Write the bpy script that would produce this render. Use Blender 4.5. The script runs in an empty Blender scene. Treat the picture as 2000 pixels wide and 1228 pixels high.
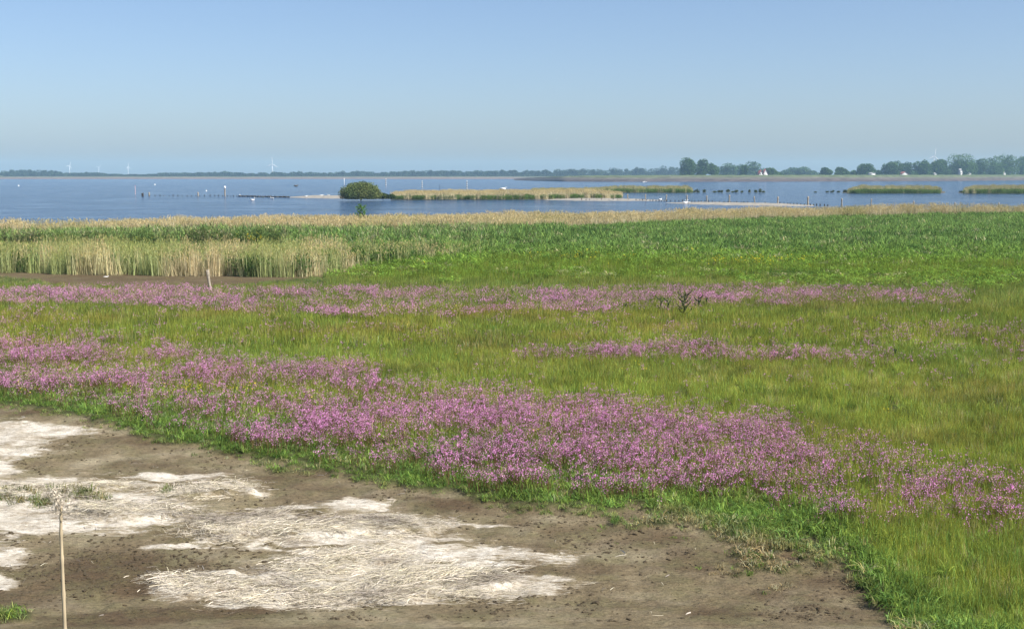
import bpy, math, random
import numpy as np
from mathutils import Vector
rng = np.random.default_rng(7)
random.seed(7)
SC = bpy.context.scene
COL = SC.collection
R = math.radians

# ------------------------------------------------------------------ camera, sky, sun
HC = 6.0            # eye height: the camera stands on the dyke slope
FPX = 2414.0        # focal length in pixels of the 2000 px wide photograph
PITCH = math.atan(271 / FPX)
cam_d = bpy.data.cameras.new('camera')
cam = bpy.data.objects.new('camera', cam_d); COL.objects.link(cam)
cam_d.sensor_width = 36; cam_d.lens = FPX / 2000 * 36
cam_d.clip_start = 0.1; cam_d.clip_end = 20000
cam.location = (0, 0, HC); cam.rotation_euler = (math.pi / 2 - PITCH, 0, 0)
SC.camera = cam

SUN_EL, SUN_AZ = R(47), R(118)     # azimuth clockwise from +Y (the view direction)
w = bpy.data.worlds.new('World'); SC.world = w; w.use_nodes = True
nt = w.node_tree; nt.nodes.clear()
sky = nt.nodes.new('ShaderNodeTexSky'); sky.sky_type = 'NISHITA'; sky.sun_disc = False
sky.sun_elevation = SUN_EL; sky.sun_rotation = SUN_AZ
sky.air_density = 0.8; sky.dust_density = 1.3; sky.ozone_density = 3.0
tintn = nt.nodes.new('ShaderNodeMix'); tintn.data_type = 'RGBA'; tintn.blend_type = 'MULTIPLY'
tintn.inputs['Factor'].default_value = 1.0
tintn.inputs['B'].default_value = (1.16, 1.16, 1.20, 1)
bg = nt.nodes.new('ShaderNodeBackground'); bg.inputs['Strength'].default_value = 0.075
wo = nt.nodes.new('ShaderNodeOutputWorld')
nt.links.new(sky.outputs[0], tintn.inputs['A']); nt.links.new(tintn.outputs['Result'], bg.inputs[0])
nt.links.new(bg.outputs[0], wo.inputs[0])
sl = bpy.data.lights.new('sun', 'SUN'); sl.energy = 4.8; sl.angle = R(0.5); sl.color = (1.0, 0.95, 0.87)
so = bpy.data.objects.new('sun', sl); COL.objects.link(so)
sd = Vector((math.sin(SUN_AZ) * math.cos(SUN_EL), math.cos(SUN_AZ) * math.cos(SUN_EL), math.sin(SUN_EL)))
so.rotation_euler = sd.to_track_quat('Z', 'Y').to_euler(); so.location = (30, -20, 60)
SC.view_settings.view_transform = 'Standard'; SC.view_settings.look = 'None'
SC.view_settings.exposure = 0.75; SC.view_settings.gamma = 1.0
SC.cycles.volume_bounces = 1; SC.cycles.max_bounces = 6
SC.cycles.transparent_max_bounces = 8

HAZE = 1.4e-4
# ------------------------------------------------------------------ ground geometry helpers
CP, SP = math.cos(PITCH), math.sin(PITCH)
def at(px, py, z=0.0):
    """ground point (height z) seen at photograph pixel px, py"""
    a = (px - 1000) / FPX; b = -(py - 614) / FPX
    dx, dy, dz = a, CP + b * SP, -SP + b * CP
    t = (z - HC) / dz
    return np.array([a * t, dy * t, z])
def atd(px, d, z=0.0):
    """point at distance d along +Y, in the photograph's column px"""
    f = d * CP - (z - HC) * SP
    return np.array([(px - 1000) / FPX * f, d, z])
def zof(py, d):
    """height of something at distance d seen in the photograph's row py"""
    b = -(py - 614) / FPX
    return HC + d * (-SP + b * CP) / (CP + b * SP)
def pix(x, y, z=0.0):
    dz = z - HC
    f = y * CP - dz * SP; u = y * SP + dz * CP
    f = np.maximum(f, 0.5)
    return 1000 + FPX * x / f, 614 - FPX * u / f
_tab = rng.random((256, 256))
def vnoise(x, y):
    xi = np.floor(x).astype(int); yi = np.floor(y).astype(int)
    fx = x - xi; fy = y - yi; fx = fx * fx * (3 - 2 * fx); fy = fy * fy * (3 - 2 * fy)
    a = _tab[xi & 255, yi & 255]; b = _tab[(xi + 1) & 255, yi & 255]
    c = _tab[xi & 255, (yi + 1) & 255]; d = _tab[(xi + 1) & 255, (yi + 1) & 255]
    return (a * (1 - fx) + b * fx) * (1 - fy) + (c * (1 - fx) + d * fx) * fy
def fbm(x, y, o=4):
    s = 0; a = 0.5; t = 0
    for k in range(o):
        s = s + a * vnoise(x * 2 ** k + 17.3 * k, y * 2 ** k + 5.7 * k); t += a; a *= 0.5
    return s / t
def sst(a, b, x):
    t = np.clip((x - a) / (b - a), 0, 1); return t * t * (3 - 2 * t)
def curve(pts):
    xs = np.array([p[0] for p in pts], float); ys = np.array([p[1] for p in pts], float)
    return lambda x: np.interp(x, xs, ys)

# outlines of the ground cover, in photograph pixels on the ground plane
SOD = curve([(-400, 745), (0, 795), (100, 808), (200, 832), (300, 858), (400, 882), (500, 904), (600, 922), (700, 940), (850, 962),
             (1000, 990), (1130, 998), (1250, 1012), (1350, 1028), (1420, 1058), (1500, 1082), (1640, 1112), (1700, 1190), (1760, 1300), (2400, 1900)])
def sod(x, y):
    """>0 on the turf, <0 on the bare mud (in pixels of the near view)"""
    px, py = pix(x, y)
    n = (fbm(x * 1.3 + 9, y * 1.3) - 0.5) * 34 + (fbm(x * 5, y * 5 + 4) - 0.5) * 26 + np.where(px > 1350, (fbm(x * 0.9 + 4, y * 0.9) - 0.5) * 70, 0)
    e = SOD(px) - py
    wob = np.where(px > 1200, 1.7, 1.0) * np.clip((py - 343) / 600, 0.1, 2)
    left = np.exp(-((px - 10) / 70) ** 2 - ((py - 1222) / 22) ** 2) * 60 - 30
    return np.maximum(e + n * wob, np.where((px < 260) & (py > 1150), left + n, -99))
MF = curve([(-300, 528), (0, 535), (100, 538), (430, 541), (520, 545), (600, 541), (640, 538), (700, 530)])    # mud pan top
MB = curve([(-300, 536), (0, 543), (60, 549), (110, 559), (400, 561), (470, 557), (560, 549), (640, 542)])     # mud pan bottom
def pan(x, y):
    px, py = pix(x, y)
    n = (fbm(x * 0.8, y * 0.8 + 3) - 0.5) * 8
    return np.where(px > 690, -9, np.minimum(py - (MF(px) - 9), MB(px) - py + n))
DB = curve([(-400, 108), (0, 114), (250, 119), (500, 122), (700, 131), (900, 134), (1100, 139), (1300, 144), (1500, 156), (1700, 160), (1900, 166), (2400, 182)])
DF = curve([(-400, 104), (0, 108), (300, 110), (600, 110), (1000, 113), (1100, 120), (1300, 132), (1500, 143), (1700, 152), (1900, 161), (2400, 180)])
RF = curve([(-400, 532), (0, 532), (100, 535), (300, 538), (430, 539), (520, 543), (600, 541), (700, 531), (800, 526), (900, 516), (960, 509), (1090, 498)])
def height(x, y):
    """terrain: dyke slope under the camera, flat salt meadow, bank falling into the water"""
    px, py = pix(x, y)
    z = (fbm(x * 0.35, y * 0.35) - 0.5) * 0.10
    z = z + np.where(y < 60, (fbm(x * 3.1, y * 3.1) - 0.5) * 0.09, 0)
    s = sod(x, y); z = z + 0.07 * sst(-3, 8, s) * (y > 10)
    dyke = np.interp(y, [-60, -6, -1, 3, 15.6, 17], [4.3, 4.3, 4.3, 3.75, 0.15, 0.0])
    z = z * sst(12, 17, y) + dyke
    m = matf(x, y); z = z + 0.09 * sst(0.0, 0.6, m) * (0.4 + 1.2 * fbm(x * 1.1, y * 1.1 + 30)) * (y < 45)
    p = pan(x, y); z = z - 0.08 * sst(-1, 3, p)
    edge = DB(px) + 1.0
    z = np.where(y > edge, np.maximum(-1.2, z - (y - edge) * 0.35), z)
    return z
# bleached crust of algae and straw: (x, y, rx, ry) in photograph pixels
CRUST = [(50, 848, 125, 14), (10, 845, 130, 22), (20, 880, 95, 14), (0, 910, 70, 20), (120, 945, 200, 11), (340, 928, 125, 8), (430, 960, 130, 11),
         (130, 985, 250, 34), (250, 1000, 130, 22), (60, 1022, 140, 22), (180, 1010, 180, 26), (10, 1088, 55, 20), (0, 1135, 40, 14), (-120, 980, 200, 80),
         (555, 990, 75, 7), (700, 985, 75, 14), (560, 952, 20, 3), (560, 1030, 230, 26), (700, 1025, 190, 24), (450, 1035, 110, 24), (340, 1062, 70, 7), (940, 1020, 60, 5),
         (700, 1060, 260, 20), (800, 1090, 270, 34), (960, 1095, 130, 26), (1000, 1088, 105, 11), (760, 1130, 300, 42), (900, 1140, 210, 26), (560, 1135, 190, 26),
         (450, 1140, 120, 26), (640, 1170, 260, 24), (1010, 1148, 110, 12), (560, 1180, 150, 10)]
HOLES = [(455, 1097, 75, 11), (600, 1066, 100, 4), (700, 962, 180, 12), (500, 985, 60, 6), (1050, 1118, 90, 6), (880, 1062, 60, 5), (150, 905, 150, 10), (220, 893, 110, 10)]
MATS = [(450, 1035, 120, 20), (560, 1030, 130, 22), (720, 1035, 130, 16), (430, 1140, 100, 20), (600, 1140, 150, 30), (780, 1145, 180, 26), (640, 1172, 200, 14),
        (700, 1090, 110, 12), (100, 960, 140, 12), (420, 965, 110, 12), (900, 1140, 120, 18), (250, 1000, 130, 12)]
def ell(L, px, py):
    v = np.full(np.shape(px), -9.0)
    for cx, cy, rx, ry in L:
        v = np.maximum(v, 1 - ((px - cx) / rx) ** 2 - ((py - cy) / ry) ** 2)
    return v
def warp(x, y):
    px, py = pix(x, y)
    px = px + (fbm(x * 0.8 + 3, y * 0.8) - 0.5) * 110 + (fbm(x * 4, y * 4) - 0.5) * 40
    py = py + (fbm(x * 0.9 + 40, y * 0.9) - 0.5) * 26 + (fbm(x * 3.5, y * 3.5 + 60) - 0.5) * 12
    return px, py
def crust(x, y):
    px, py = warp(x, y)
    c = np.clip(ell(CRUST, px, py) + 0.24, -1, 1) - 1.6 * np.clip(ell(HOLES, px, py), 0, 1)
    return c + (fbm(x * 1.6, y * 4.2 + 80, 5) - 0.5) * 1.7
def matf(x, y):
    px, py = warp(x, y)
    return np.clip(ell(MATS, px, py), -1, 1) + (fbm(x * 1.7 + 8, y * 1.7) - 0.5) * 0.8

# ------------------------------------------------------------------ materials
def mat(name, rough=0.8, spec=0.2):
    m = bpy.data.materials.new(name); m.use_nodes = True
    n = m.node_tree.nodes; p = n['Principled BSDF']
    p.inputs['Roughness'].default_value = rough; p.inputs['Specular IOR Level'].default_value = spec
    return m, n, m.node_tree.links, p
def plain(name, col, rough=0.8, var=0.25, scale=3.0, spec=0.2):
    m, n, l, p = mat(name, rough, spec)
    tc = n.new('ShaderNodeTexCoord'); nz = n.new('ShaderNodeTexNoise'); nz.inputs['Scale'].default_value = scale; nz.inputs['Detail'].default_value = 6
    l.new(tc.outputs['Object'], nz.inputs['Vector'])
    cr = n.new('ShaderNodeValToRGB'); l.new(nz.outputs['Fac'], cr.inputs['Fac'])
    cr.color_ramp.elements[0].position = 0.3; cr.color_ramp.elements[1].position = 0.7
    cr.color_ramp.elements[0].color = tuple(c * (1 - var) for c in col) + (1,)
    cr.color_ramp.elements[1].color = tuple(min(1, c * (1 + var)) for c in col) + (1,)
    l.new(cr.outputs[0], p.inputs['Base Color']); return m
def leafmat(name, trans=0.35, inst=True, gloss=0.0):
    """blade / leaf material: tint comes from the plant, each blade varies it"""
    m = bpy.data.materials.new(name); m.use_nodes = True
    n = m.node_tree.nodes; l = m.node_tree.links; n.clear()
    out = n.new('ShaderNodeOutputMaterial')
    va = n.new('ShaderNodeAttribute'); va.attribute_name = 'var'; va.attribute_type = 'GEOMETRY'
    src = va.outputs['Color']
    if inst:
        ti = n.new('ShaderNodeAttribute'); ti.attribute_name = 'tint'; ti.attribute_type = 'INSTANCER'
        mx = n.new('ShaderNodeMix'); mx.data_type = 'RGBA'; mx.blend_type = 'MULTIPLY'; mx.inputs['Factor'].default_value = 1
        l.new(ti.outputs['Color'], mx.inputs['A']); l.new(va.outputs['Color'], mx.inputs['B']); src = mx.outputs['Result']
    d = n.new('ShaderNodeBsdfDiffuse'); t = n.new('ShaderNodeBsdfTranslucent'); s = n.new('ShaderNodeMixShader'); s.inputs[0].default_value = trans
    l.new(src, d.inputs['Color']); l.new(src, t.inputs['Color'])
    l.new(d.outputs[0], s.inputs[1]); l.new(t.outputs[0], s.inputs[2])
    fin = s
    if gloss > 0:
        g = n.new('ShaderNodeBsdfGlossy'); g.inputs['Roughness'].default_value = 0.45; g.inputs['Color'].default_value = (1, 1, 1, 1)
        fin = n.new('ShaderNodeMixShader'); fin.inputs[0].default_value = gloss
        l.new(s.outputs[0], fin.inputs[1]); l.new(g.outputs[0], fin.inputs[2])
    l.new(fin.outputs[0], out.inputs[0]); return m

# ------------------------------------------------------------------ object helpers
def npmesh(name, V, F, m=None, attrs=None, smooth=False):
    """V (n,3); F list of index arrays (each (k,3) or (k,4))"""
    me = bpy.data.meshes.new(name)
    F = [f for f in F if len(f)]
    nl = sum(f.size for f in F); nf = sum(len(f) for f in F)
    me.vertices.add(len(V)); me.vertices.foreach_set('co', np.ascontiguousarray(V, dtype=np.float32).ravel())
    me.loops.add(nl); me.loops.foreach_set('vertex_index', np.concatenate([f.ravel() for f in F]).astype(np.int32))
    me.polygons.add(nf)
    tot = np.concatenate([np.full(len(f), f.shape[1], np.int32) for f in F]); st = np.concatenate([[0], np.cumsum(tot)[:-1]]).astype(np.int32)
    me.polygons.foreach_set('loop_start', st); me.polygons.foreach_set('loop_total', tot)
    if smooth: me.polygons.foreach_set('use_smooth', np.ones(nf, bool))
    me.update(calc_edges=True)
    for k, a in (attrs or {}).items():
        if a.ndim == 2:
            at_ = me.attributes.new(k, 'FLOAT_COLOR', 'POINT'); c = np.ones((len(V), 4), np.float32); c[:, :3] = a; at_.data.foreach_set('color', c.ravel())
        else:
            at_ = me.attributes.new(k, 'FLOAT', 'POINT'); at_.data.foreach_set('value', a.astype(np.float32))
    if m: me.materials.append(m)
    return me
def link(name, me, parent=None, loc=(0, 0, 0)):
    o = bpy.data.objects.new(name, me); COL.objects.link(o); o.parent = parent; o.location = loc; return o
def tag(o, label=None, cat=None, group=None, kind=None):
    if label: o['label'] = label
    if cat: o['category'] = cat
    if group: o['group'] = group
    if kind: o['kind'] = kind
    return o
def empty(name, loc, rz=0):
    o = bpy.data.objects.new(name, None); COL.objects.link(o); o.location = loc; o.rotation_euler = (0, 0, rz); o.empty_display_size = 0.2; return o
def tube(path, rad, seg=8, cap=True):
    P = np.array(path, float); n = len(P); rad = np.broadcast_to(rad, (n,))
    T = np.gradient(P, axis=0); T /= np.linalg.norm(T, axis=1)[:, None]
    up = np.array([0.31, 0.95, 0.05]) if abs(T[0][2]) > 0.7 else np.array([0, 0, 1.0])
    A = np.cross(T, up); A /= np.linalg.norm(A, axis=1)[:, None]; B = np.cross(T, A)
    an = np.linspace(0, 2 * np.pi, seg, endpoint=False)
    V = (P[:, None] + rad[:, None, None] * (np.cos(an)[None, :, None] * A[:, None] + np.sin(an)[None, :, None] * B[:, None])).reshape(-1, 3)
    Q = []
    for i in range(n - 1):
        for k in range(seg):
            a = i * seg + k; b = i * seg + (k + 1) % seg; Q.append((a, b, b + seg, a + seg))
    Tr = []
    if cap:
        V = np.vstack([V, P[0], P[-1]]); c0 = n * seg; c1 = c0 + 1
        for k in range(seg):
            Tr.append((c0, (k + 1) % seg, k)); Tr.append((c1, (n - 1) * seg + k, (n - 1) * seg + (k + 1) % seg))
    return V, [np.array(Q, int), np.array(Tr, int).reshape(-1, 3)]
def join(parts):
    Vs, Q, T, off = [], [], [], 0
    for V, F in parts:
        for f in F:
            if len(f): (Q if f.shape[1] == 4 else T).append(f + off)
        Vs.append(V); off += len(V)
    return np.vstack(Vs), ([np.vstack(Q)] if Q else []) + ([np.vstack(T)] if T else [])
def box(x0, x1, y0, y1, z0, z1):
    V = np.array([(x, y, z) for z in (z0, z1) for y in (y0, y1) for x in (x0, x1)], float)
    return V, [np.array([(0, 2, 3, 1), (4, 5, 7, 6), (0, 1, 5, 4), (2, 6, 7, 3), (0, 4, 6, 2), (1, 3, 7, 5)])]

# blades: a bunch of tapering curved blades as arrays
def blades(n, rad, h0, h1, width, lean=0.35, curl=0.4, seg=3, var=0.25, flat=0.0, z0=0.0, hue=0.12, wtip=0.0):
    a = rng.random(n) * 2 * np.pi; r = rad * np.sqrt(rng.random(n))
    base = np.stack([r * np.cos(a), r * np.sin(a), np.full(n, z0)], 1)
    h = h0 + (h1 - h0) * rng.random(n); la = rng.random(n) * 2 * np.pi; le = lean * (0.2 + rng.random(n)) * h
    d = np.stack([np.cos(la), np.sin(la), np.zeros(n)], 1)
    fa = rng.random(n) * np.pi; side = np.stack([np.cos(fa), np.sin(fa), np.zeros(n)], 1)
    ww = width * (0.6 + 0.8 * rng.random(n))
    V = []; ts = np.linspace(0, 1, seg + 1)
    for i, t in enumerate(ts):
        droop = curl * h * t ** 2 * le / np.maximum(h, .01) * 1.2
        c = base + d * (le * (t * 0.4 + 0.6 * t * t))[:, None]; c[:, 2] += h * t - droop
        if i < seg:
            wv = ww * ((1 - t) ** 0.6 + wtip)
            V += [c - side * wv[:, None] / 2, c + side * wv[:, None] / 2]
        else: V.append(c)
    V = np.stack(V, 1); k = V.shape[1]; off = (np.arange(n) * k)[:, None]
    Q = np.concatenate([off + np.array([2 * i, 2 * i + 1, 2 * i + 3, 2 * i + 2]) for i in range(seg - 1)])
    T = off + np.array([2 * seg - 2, 2 * seg - 1, 2 * seg])
    vr = 1 + var * (rng.random(n) * 2 - 1); hu = hue * (rng.random(n) * 2 - 1)
    c = np.stack([vr * (1 + hu), vr, vr * (1 - hu)], 1)
    return V.reshape(-1, 3), [Q, T], np.repeat(c, k, 0)
def joinc(parts):
    V, F = join([(p[0], p[1]) for p in parts]); return V, F, np.vstack([p[2] for p in parts])
def tinted(p, col):
    return p[0], p[1], p[2] * np.array(col)[None]
def specks(C, size, col, var=0.2, up=0.6, k=1, rot=None):
    """small leaf or petal faces: k random triangle pairs (rhombi) round each centre"""
    n = len(C) * k; C = np.repeat(C, k, 0)
    N = rng.normal(size=(n, 3)); N[:, 2] = np.abs(N[:, 2]) + up; N /= np.linalg.norm(N, axis=1)[:, None]
    A = np.cross(N, rng.normal(size=(n, 3))); A /= np.linalg.norm(A, axis=1)[:, None]; B = np.cross(N, A)
    s = (size * (0.6 + 0.8 * rng.random(n)))[:, None]
    V = np.stack([C - A * s, C - B * s * 0.45, C + A * s, C + B * s * 0.45], 1)
    F = (np.arange(n) * 4)[:, None] + np.arange(4)
    vr = (1 + var * (rng.random(n) * 2 - 1))[:, None] * np.array(col)[None]
    return V.reshape(-1, 3), [F], np.repeat(vr, 4, 0)

PROTO = bpy.data.collections.new('plant_kinds')       # never linked to the scene: only referenced by the scatters
def scatter(name, protos, pts, idx, scale, rotz, tint, tilt=0.0, kind='stuff', label=None, cat=None):
    """one stuff object: a point cloud whose points carry small plants"""
    c = bpy.data.collections.new(name + '_kinds')
    for i, me in enumerate(protos):
        o = bpy.data.objects.new('%s_%02d' % (name, i), me); c.objects.link(o)
    n = len(pts); me = bpy.data.meshes.new(name); me.vertices.add(n); me.vertices.foreach_set('co', pts.astype(np.float32).ravel())
    def fa(k, v, t='FLOAT'):
        a = me.attributes.new(k, t, 'POINT')
        if t == 'FLOAT_COLOR': q = np.ones((n, 4), np.float32); q[:, :3] = v; a.data.foreach_set('color', q.ravel())
        elif t == 'FLOAT_VECTOR': a.data.foreach_set('vector', v.astype(np.float32).ravel())
        elif t == 'INT': a.data.foreach_set('value', v.astype(np.int32))
    fa('tint', tint, 'FLOAT_COLOR'); fa('pick', idx, 'INT')
    sc = scale if scale.ndim == 2 else np.repeat(scale[:, None], 3, 1); fa('size', sc, 'FLOAT_VECTOR')
    ro = np.stack([rng.normal(size=n) * tilt, rng.normal(size=n) * tilt, rotz], 1); fa('turn', ro, 'FLOAT_VECTOR')
    ng = bpy.data.node_groups.new(name, 'GeometryNodeTree')
    ng.interface.new_socket('Geometry', in_out='INPUT', socket_type='NodeSocketGeometry'); ng.interface.new_socket('Geometry', in_out='OUTPUT', socket_type='NodeSocketGeometry')
    N = ng.nodes; L = ng.links; gi = N.new('NodeGroupInput'); go = N.new('NodeGroupOutput')
    ip = N.new('GeometryNodeInstanceOnPoints'); ci = N.new('GeometryNodeCollectionInfo')
    ci.inputs['Collection'].default_value = c; ci.inputs['Separate Children'].default_value = True; ci.inputs['Reset Children'].default_value = True
    def na(k, t):
        q = N.new('GeometryNodeInputNamedAttribute'); q.data_type = t; q.inputs['Name'].default_value = k
        return [s for s in q.outputs if s.name == 'Attribute' and s.enabled][0] if True else None
    L.new(gi.outputs[0], ip.inputs['Points']); L.new(ci.outputs[0], ip.inputs['Instance'])
    ip.inputs['Pick Instance'].default_value = True
    L.new(na('pick', 'INT'), ip.inputs['Instance Index']); L.new(na('turn', 'FLOAT_VECTOR'), ip.inputs['Rotation']); L.new(na('size', 'FLOAT_VECTOR'), ip.inputs['Scale'])
    L.new(ip.outputs[0], go.inputs[0])
    o = link(name, me); md = o.modifiers.new('plants', 'NODES'); md.node_group = ng
    return tag(o, label, cat, kind=kind)
def field(d0, d1, dens, margin=1.14):
    """random ground points between distances d0 and d1, as wide as the view and a bit more"""
    hw = 0.4143 * d1 * margin + 2; n = int((d1 - d0) * 2 * hw * dens)
    y = d0 + (d1 - d0) * rng.random(n); x = (rng.random(n) * 2 - 1) * hw
    k = np.abs(x) < 0.4143 * y * margin + 2
    return x[k], y[k]
def mixc(a, b, t):
    return a * (1 - t[:, None]) + np.array(b)[None] * t[:, None] if np.ndim(a) == 2 else np.array(a)[None] * (1 - t[:, None]) + np.array(b)[None] * t[:, None]

# ------------------------------------------------------------------ ground
def ground_mat():
    m, n, l, p = mat('ground_soil', 0.9, 0.15)
    g = n.new('ShaderNodeNewGeometry')
    def nz(scale, detail=8, rough=0.6, sx=(1, 1, 1), dist=0.0):
        mp = n.new('ShaderNodeMapping'); mp.inputs['Scale'].default_value = sx; l.new(g.outputs['Position'], mp.inputs[0])
        q = n.new('ShaderNodeTexNoise'); q.inputs['Scale'].default_value = scale; q.inputs['Detail'].default_value = detail; q.inputs['Roughness'].default_value = rough
        q.inputs['Distortion'].default_value = dist
        l.new(mp.outputs[0], q.inputs['Vector']); return q.outputs['Fac']
    def ramp(f, stops):
        r = n.new('ShaderNodeValToRGB'); l.new(f, r.inputs[0]); e = r.color_ramp.elements
        while len(e) < len(stops): e.new(0.5)
        for q, (pos, c) in zip(e, stops): q.position = pos; q.color = tuple(c) + (1,)
        return r.outputs[0]
    def mix(f, a, b):
        q = n.new('ShaderNodeMix'); q.data_type = 'RGBA'
        if hasattr(f, 'links'): l.new(f, q.inputs['Factor'])
        else: q.inputs['Factor'].default_value = f
        for s, v in (('A', a), ('B', b)):
            if hasattr(v, 'links'): l.new(v, q.inputs[s])
            else: q.inputs[s].default_value = tuple(v) + (1,)
        return q.outputs['Result']
    def attr(k):
        q = n.new('ShaderNodeAttribute'); q.attribute_name = k; return q.outputs['Fac']
    def mth(op, a, b):
        q = n.new('ShaderNodeMath'); q.operation = op
        for i, v in enumerate((a, b)):
            if hasattr(v, 'links'): l.new(v, q.inputs[i])
            else: q.inputs[i].default_value = v
        return q.outputs[0]
    mud = ramp(nz(0.6, 6), [(0.3, (0.125, 0.095, 0.053)), (0.5, (0.20, 0.160, 0.095)), (0.72, (0.33, 0.285, 0.19))])
    mud = mix(mth('MULTIPLY', attr('wet'), 1.0), mud, (0.105, 0.074, 0.042))
    algae = ramp(nz(1.4, 5), [(0.45, (0, 0, 0)), (0.62, (1, 1, 1))])
    mud = mix(mth('MULTIPLY', algae, 0.35), mud, (0.14, 0.14, 0.06))
    grain = ramp(nz(15, 7, 0.85, (0.6, 1, 1)), [(0.36, (0.22, 0.2, 0.18)), (0.47, (0.9, 0.9, 0.9)), (0.7, (1.4, 1.38, 1.35))])
    q = n.new('ShaderNodeMix'); q.data_type = 'RGBA'; q.blend_type = 'MULTIPLY'; q.inputs['Factor'].default_value = 0.8
    l.new(mud, q.inputs['A']); l.new(grain, q.inputs['B']); mud = q.outputs['Result']
    fib = nz(30, 5, 0.75, (0.22, 1.0, 1), 0.6)
    crc = ramp(fib, [(0.36, (0.25, 0.20, 0.15)), (0.45, (0.58, 0.52, 0.42)), (0.60, (0.74, 0.70, 0.61))])
    edge = mth('ADD', mth('MULTIPLY', attr('crust'), 0.8), mth('MULTIPLY', mth('SUBTRACT', nz(9, 9, 0.85, (0.25, 1, 1), 0.5), 0.5), 4.5))
    cf = ramp(edge, [(-0.0, (0, 0, 0)), (0.65, (1, 1, 1))])
    yel = ramp(edge, [(0.1, (0, 0, 0)), (0.5, (1, 1, 1))])
    pt = ramp(nz(1.7, 6, 0.7, (0.7, 1, 1)), [(0.38, (0.62, 0.58, 0.52)), (0.56, (1, 1, 1))]); q = n.new('ShaderNodeMix'); q.data_type = 'RGBA'; q.blend_type = 'MULTIPLY'; q.inputs['Factor'].default_value = 1; l.new(crc, q.inputs['A']); l.new(pt, q.inputs['B']); crc = q.outputs['Result']
    crc2 = mix(yel, (0.42, 0.34, 0.22), crc)
    land = mix(cf, mud, crc2)
    soil = ramp(nz(5, 5), [(0.35, (0.035, 0.045, 0.012)), (0.65, (0.08, 0.085, 0.03))])
    land = mix(attr('turf'), land, soil)
    l.new(land, p.inputs['Base Color'])
    bp = n.new('ShaderNodeBump'); bp.inputs['Strength'].default_value = 0.9; bp.inputs['Distance'].default_value = 0.07
    l.new(mth('ADD', mth('MULTIPLY', nz(16, 6, 0.65, (0.6, 1, 1)), 1.0), mth('MULTIPLY', fib, 0.4)), bp.inputs['Height'])
    l.new(bp.outputs[0], p.inputs['Normal'])
    return m
ys = np.concatenate([np.arange(-60, 0, 6.0), np.arange(0, 15, 1.0), np.arange(15, 42, 0.06), np.arange(42, 80, 0.3), np.arange(80, 200, 1.0), [240, 400, 900, 2000, 4000, 6000.]])
us = np.concatenate([[-4, -2, -1.2], np.linspace(-0.62, 0.62, 420), [1.2, 2, 4]])
YY, UU = np.meshgrid(ys, us, indexing='ij'); XX = UU * (np.maximum(YY, 14) * 0.86 + 2.0)
ZZ = height(XX, YY); ZZ[YY > 230] = -1.5
tur = np.maximum(sst(-4, 10, sod(XX, YY)), (YY < 15) * 1.0) * (1 - sst(-1, 2, pan(XX, YY)))
cru = np.where((YY < 45) & (YY > 15.5), crust(XX, YY), -1)
gpx, gpy = pix(XX, YY)
wet = sst(0.35, 0.7, fbm(XX * 0.5 + 20, YY * 0.9) + 0.25 * (np.exp(-((gpx - 380) / 330) ** 2 - ((gpy - 1120) / 70) ** 2) + np.exp(-((gpx - 300) / 400) ** 2 - ((gpy - 1215) / 25) ** 2) + 0.8 * np.exp(-((gpx - 1500) / 300) ** 2 - ((gpy - 1190) / 60) ** 2)) - 0.1) + 0.8 * (YY > 60)
wet = np.clip(wet, 0, 1)
ni, nj = YY.shape; ii = np.arange(ni * nj).reshape(ni, nj)
Fq = np.stack([ii[:-1, :-1], ii[:-1, 1:], ii[1:, 1:], ii[1:, :-1]], -1).reshape(-1, 4)
gme = npmesh('ground', np.stack([XX, YY, ZZ], -1).reshape(-1, 3), [Fq], ground_mat(),
             {'turf': tur.ravel(), 'crust': cru.ravel(), 'wet': wet.ravel()}, smooth=True)
tag(link('ground', gme), kind='structure')

# ------------------------------------------------------------------ water
WL = -0.25
def water_mat():
    m, n, l, p = mat('lake_water', 0.12, 0.5)
    p.inputs['Base Color'].default_value = (0.02, 0.055, 0.125, 1); p.inputs['IOR'].default_value = 1.33
    g = n.new('ShaderNodeNewGeometry')
    def nz(scale, sx, detail=4):
        mp = n.new('ShaderNodeMapping'); mp.inputs['Scale'].default_value = sx; l.new(g.outputs['Position'], mp.inputs[0])
        q = n.new('ShaderNodeTexNoise'); q.inputs['Scale'].default_value = scale; q.inputs['Detail'].default_value = detail; q.inputs['Roughness'].default_value = 0.6
        l.new(mp.outputs[0], q.inputs['Vector']); return q.outputs['Fac']
    streak = nz(0.05, (0.10, 1, 1), 5)
    r = n.new('ShaderNodeMapRange'); l.new(streak, r.inputs[0]); r.inputs[1].default_value = 0.38; r.inputs[2].default_value = 0.62; r.inputs[3].default_value = 1.0; r.inputs[4].default_value = 0.4
    st2 = nz(0.16, (0.45, 1, 1), 6); r2 = n.new('ShaderNodeMapRange'); l.new(st2, r2.inputs[0]); r2.inputs[1].default_value = 0.36; r2.inputs[2].default_value = 0.64; r2.inputs[3].default_value = 0.13; r2.inputs[4].default_value = 1.8
    mm = n.new('ShaderNodeMath'); mm.operation = 'MULTIPLY'; l.new(r.outputs[0], mm.inputs[0]); l.new(r2.outputs[0], mm.inputs[1])
    b = n.new('ShaderNodeBump'); b.inputs['Distance'].default_value = 1.5; l.new(mm.outputs[0], b.inputs['Strength'])
    l.new(nz(0.9, (0.5, 1, 1), 5), b.inputs['Height']); l.new(b.outputs[0], p.inputs['Normal'])
    return m
V = np.array([(-5500, 96, WL), (5500, 96, WL), (5500, 2400, WL), (-5500, 2400, WL)], float)
tag(link('water', npmesh('water', V, [np.array([[0, 1, 2, 3]])], water_mat())), kind='structure')

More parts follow.
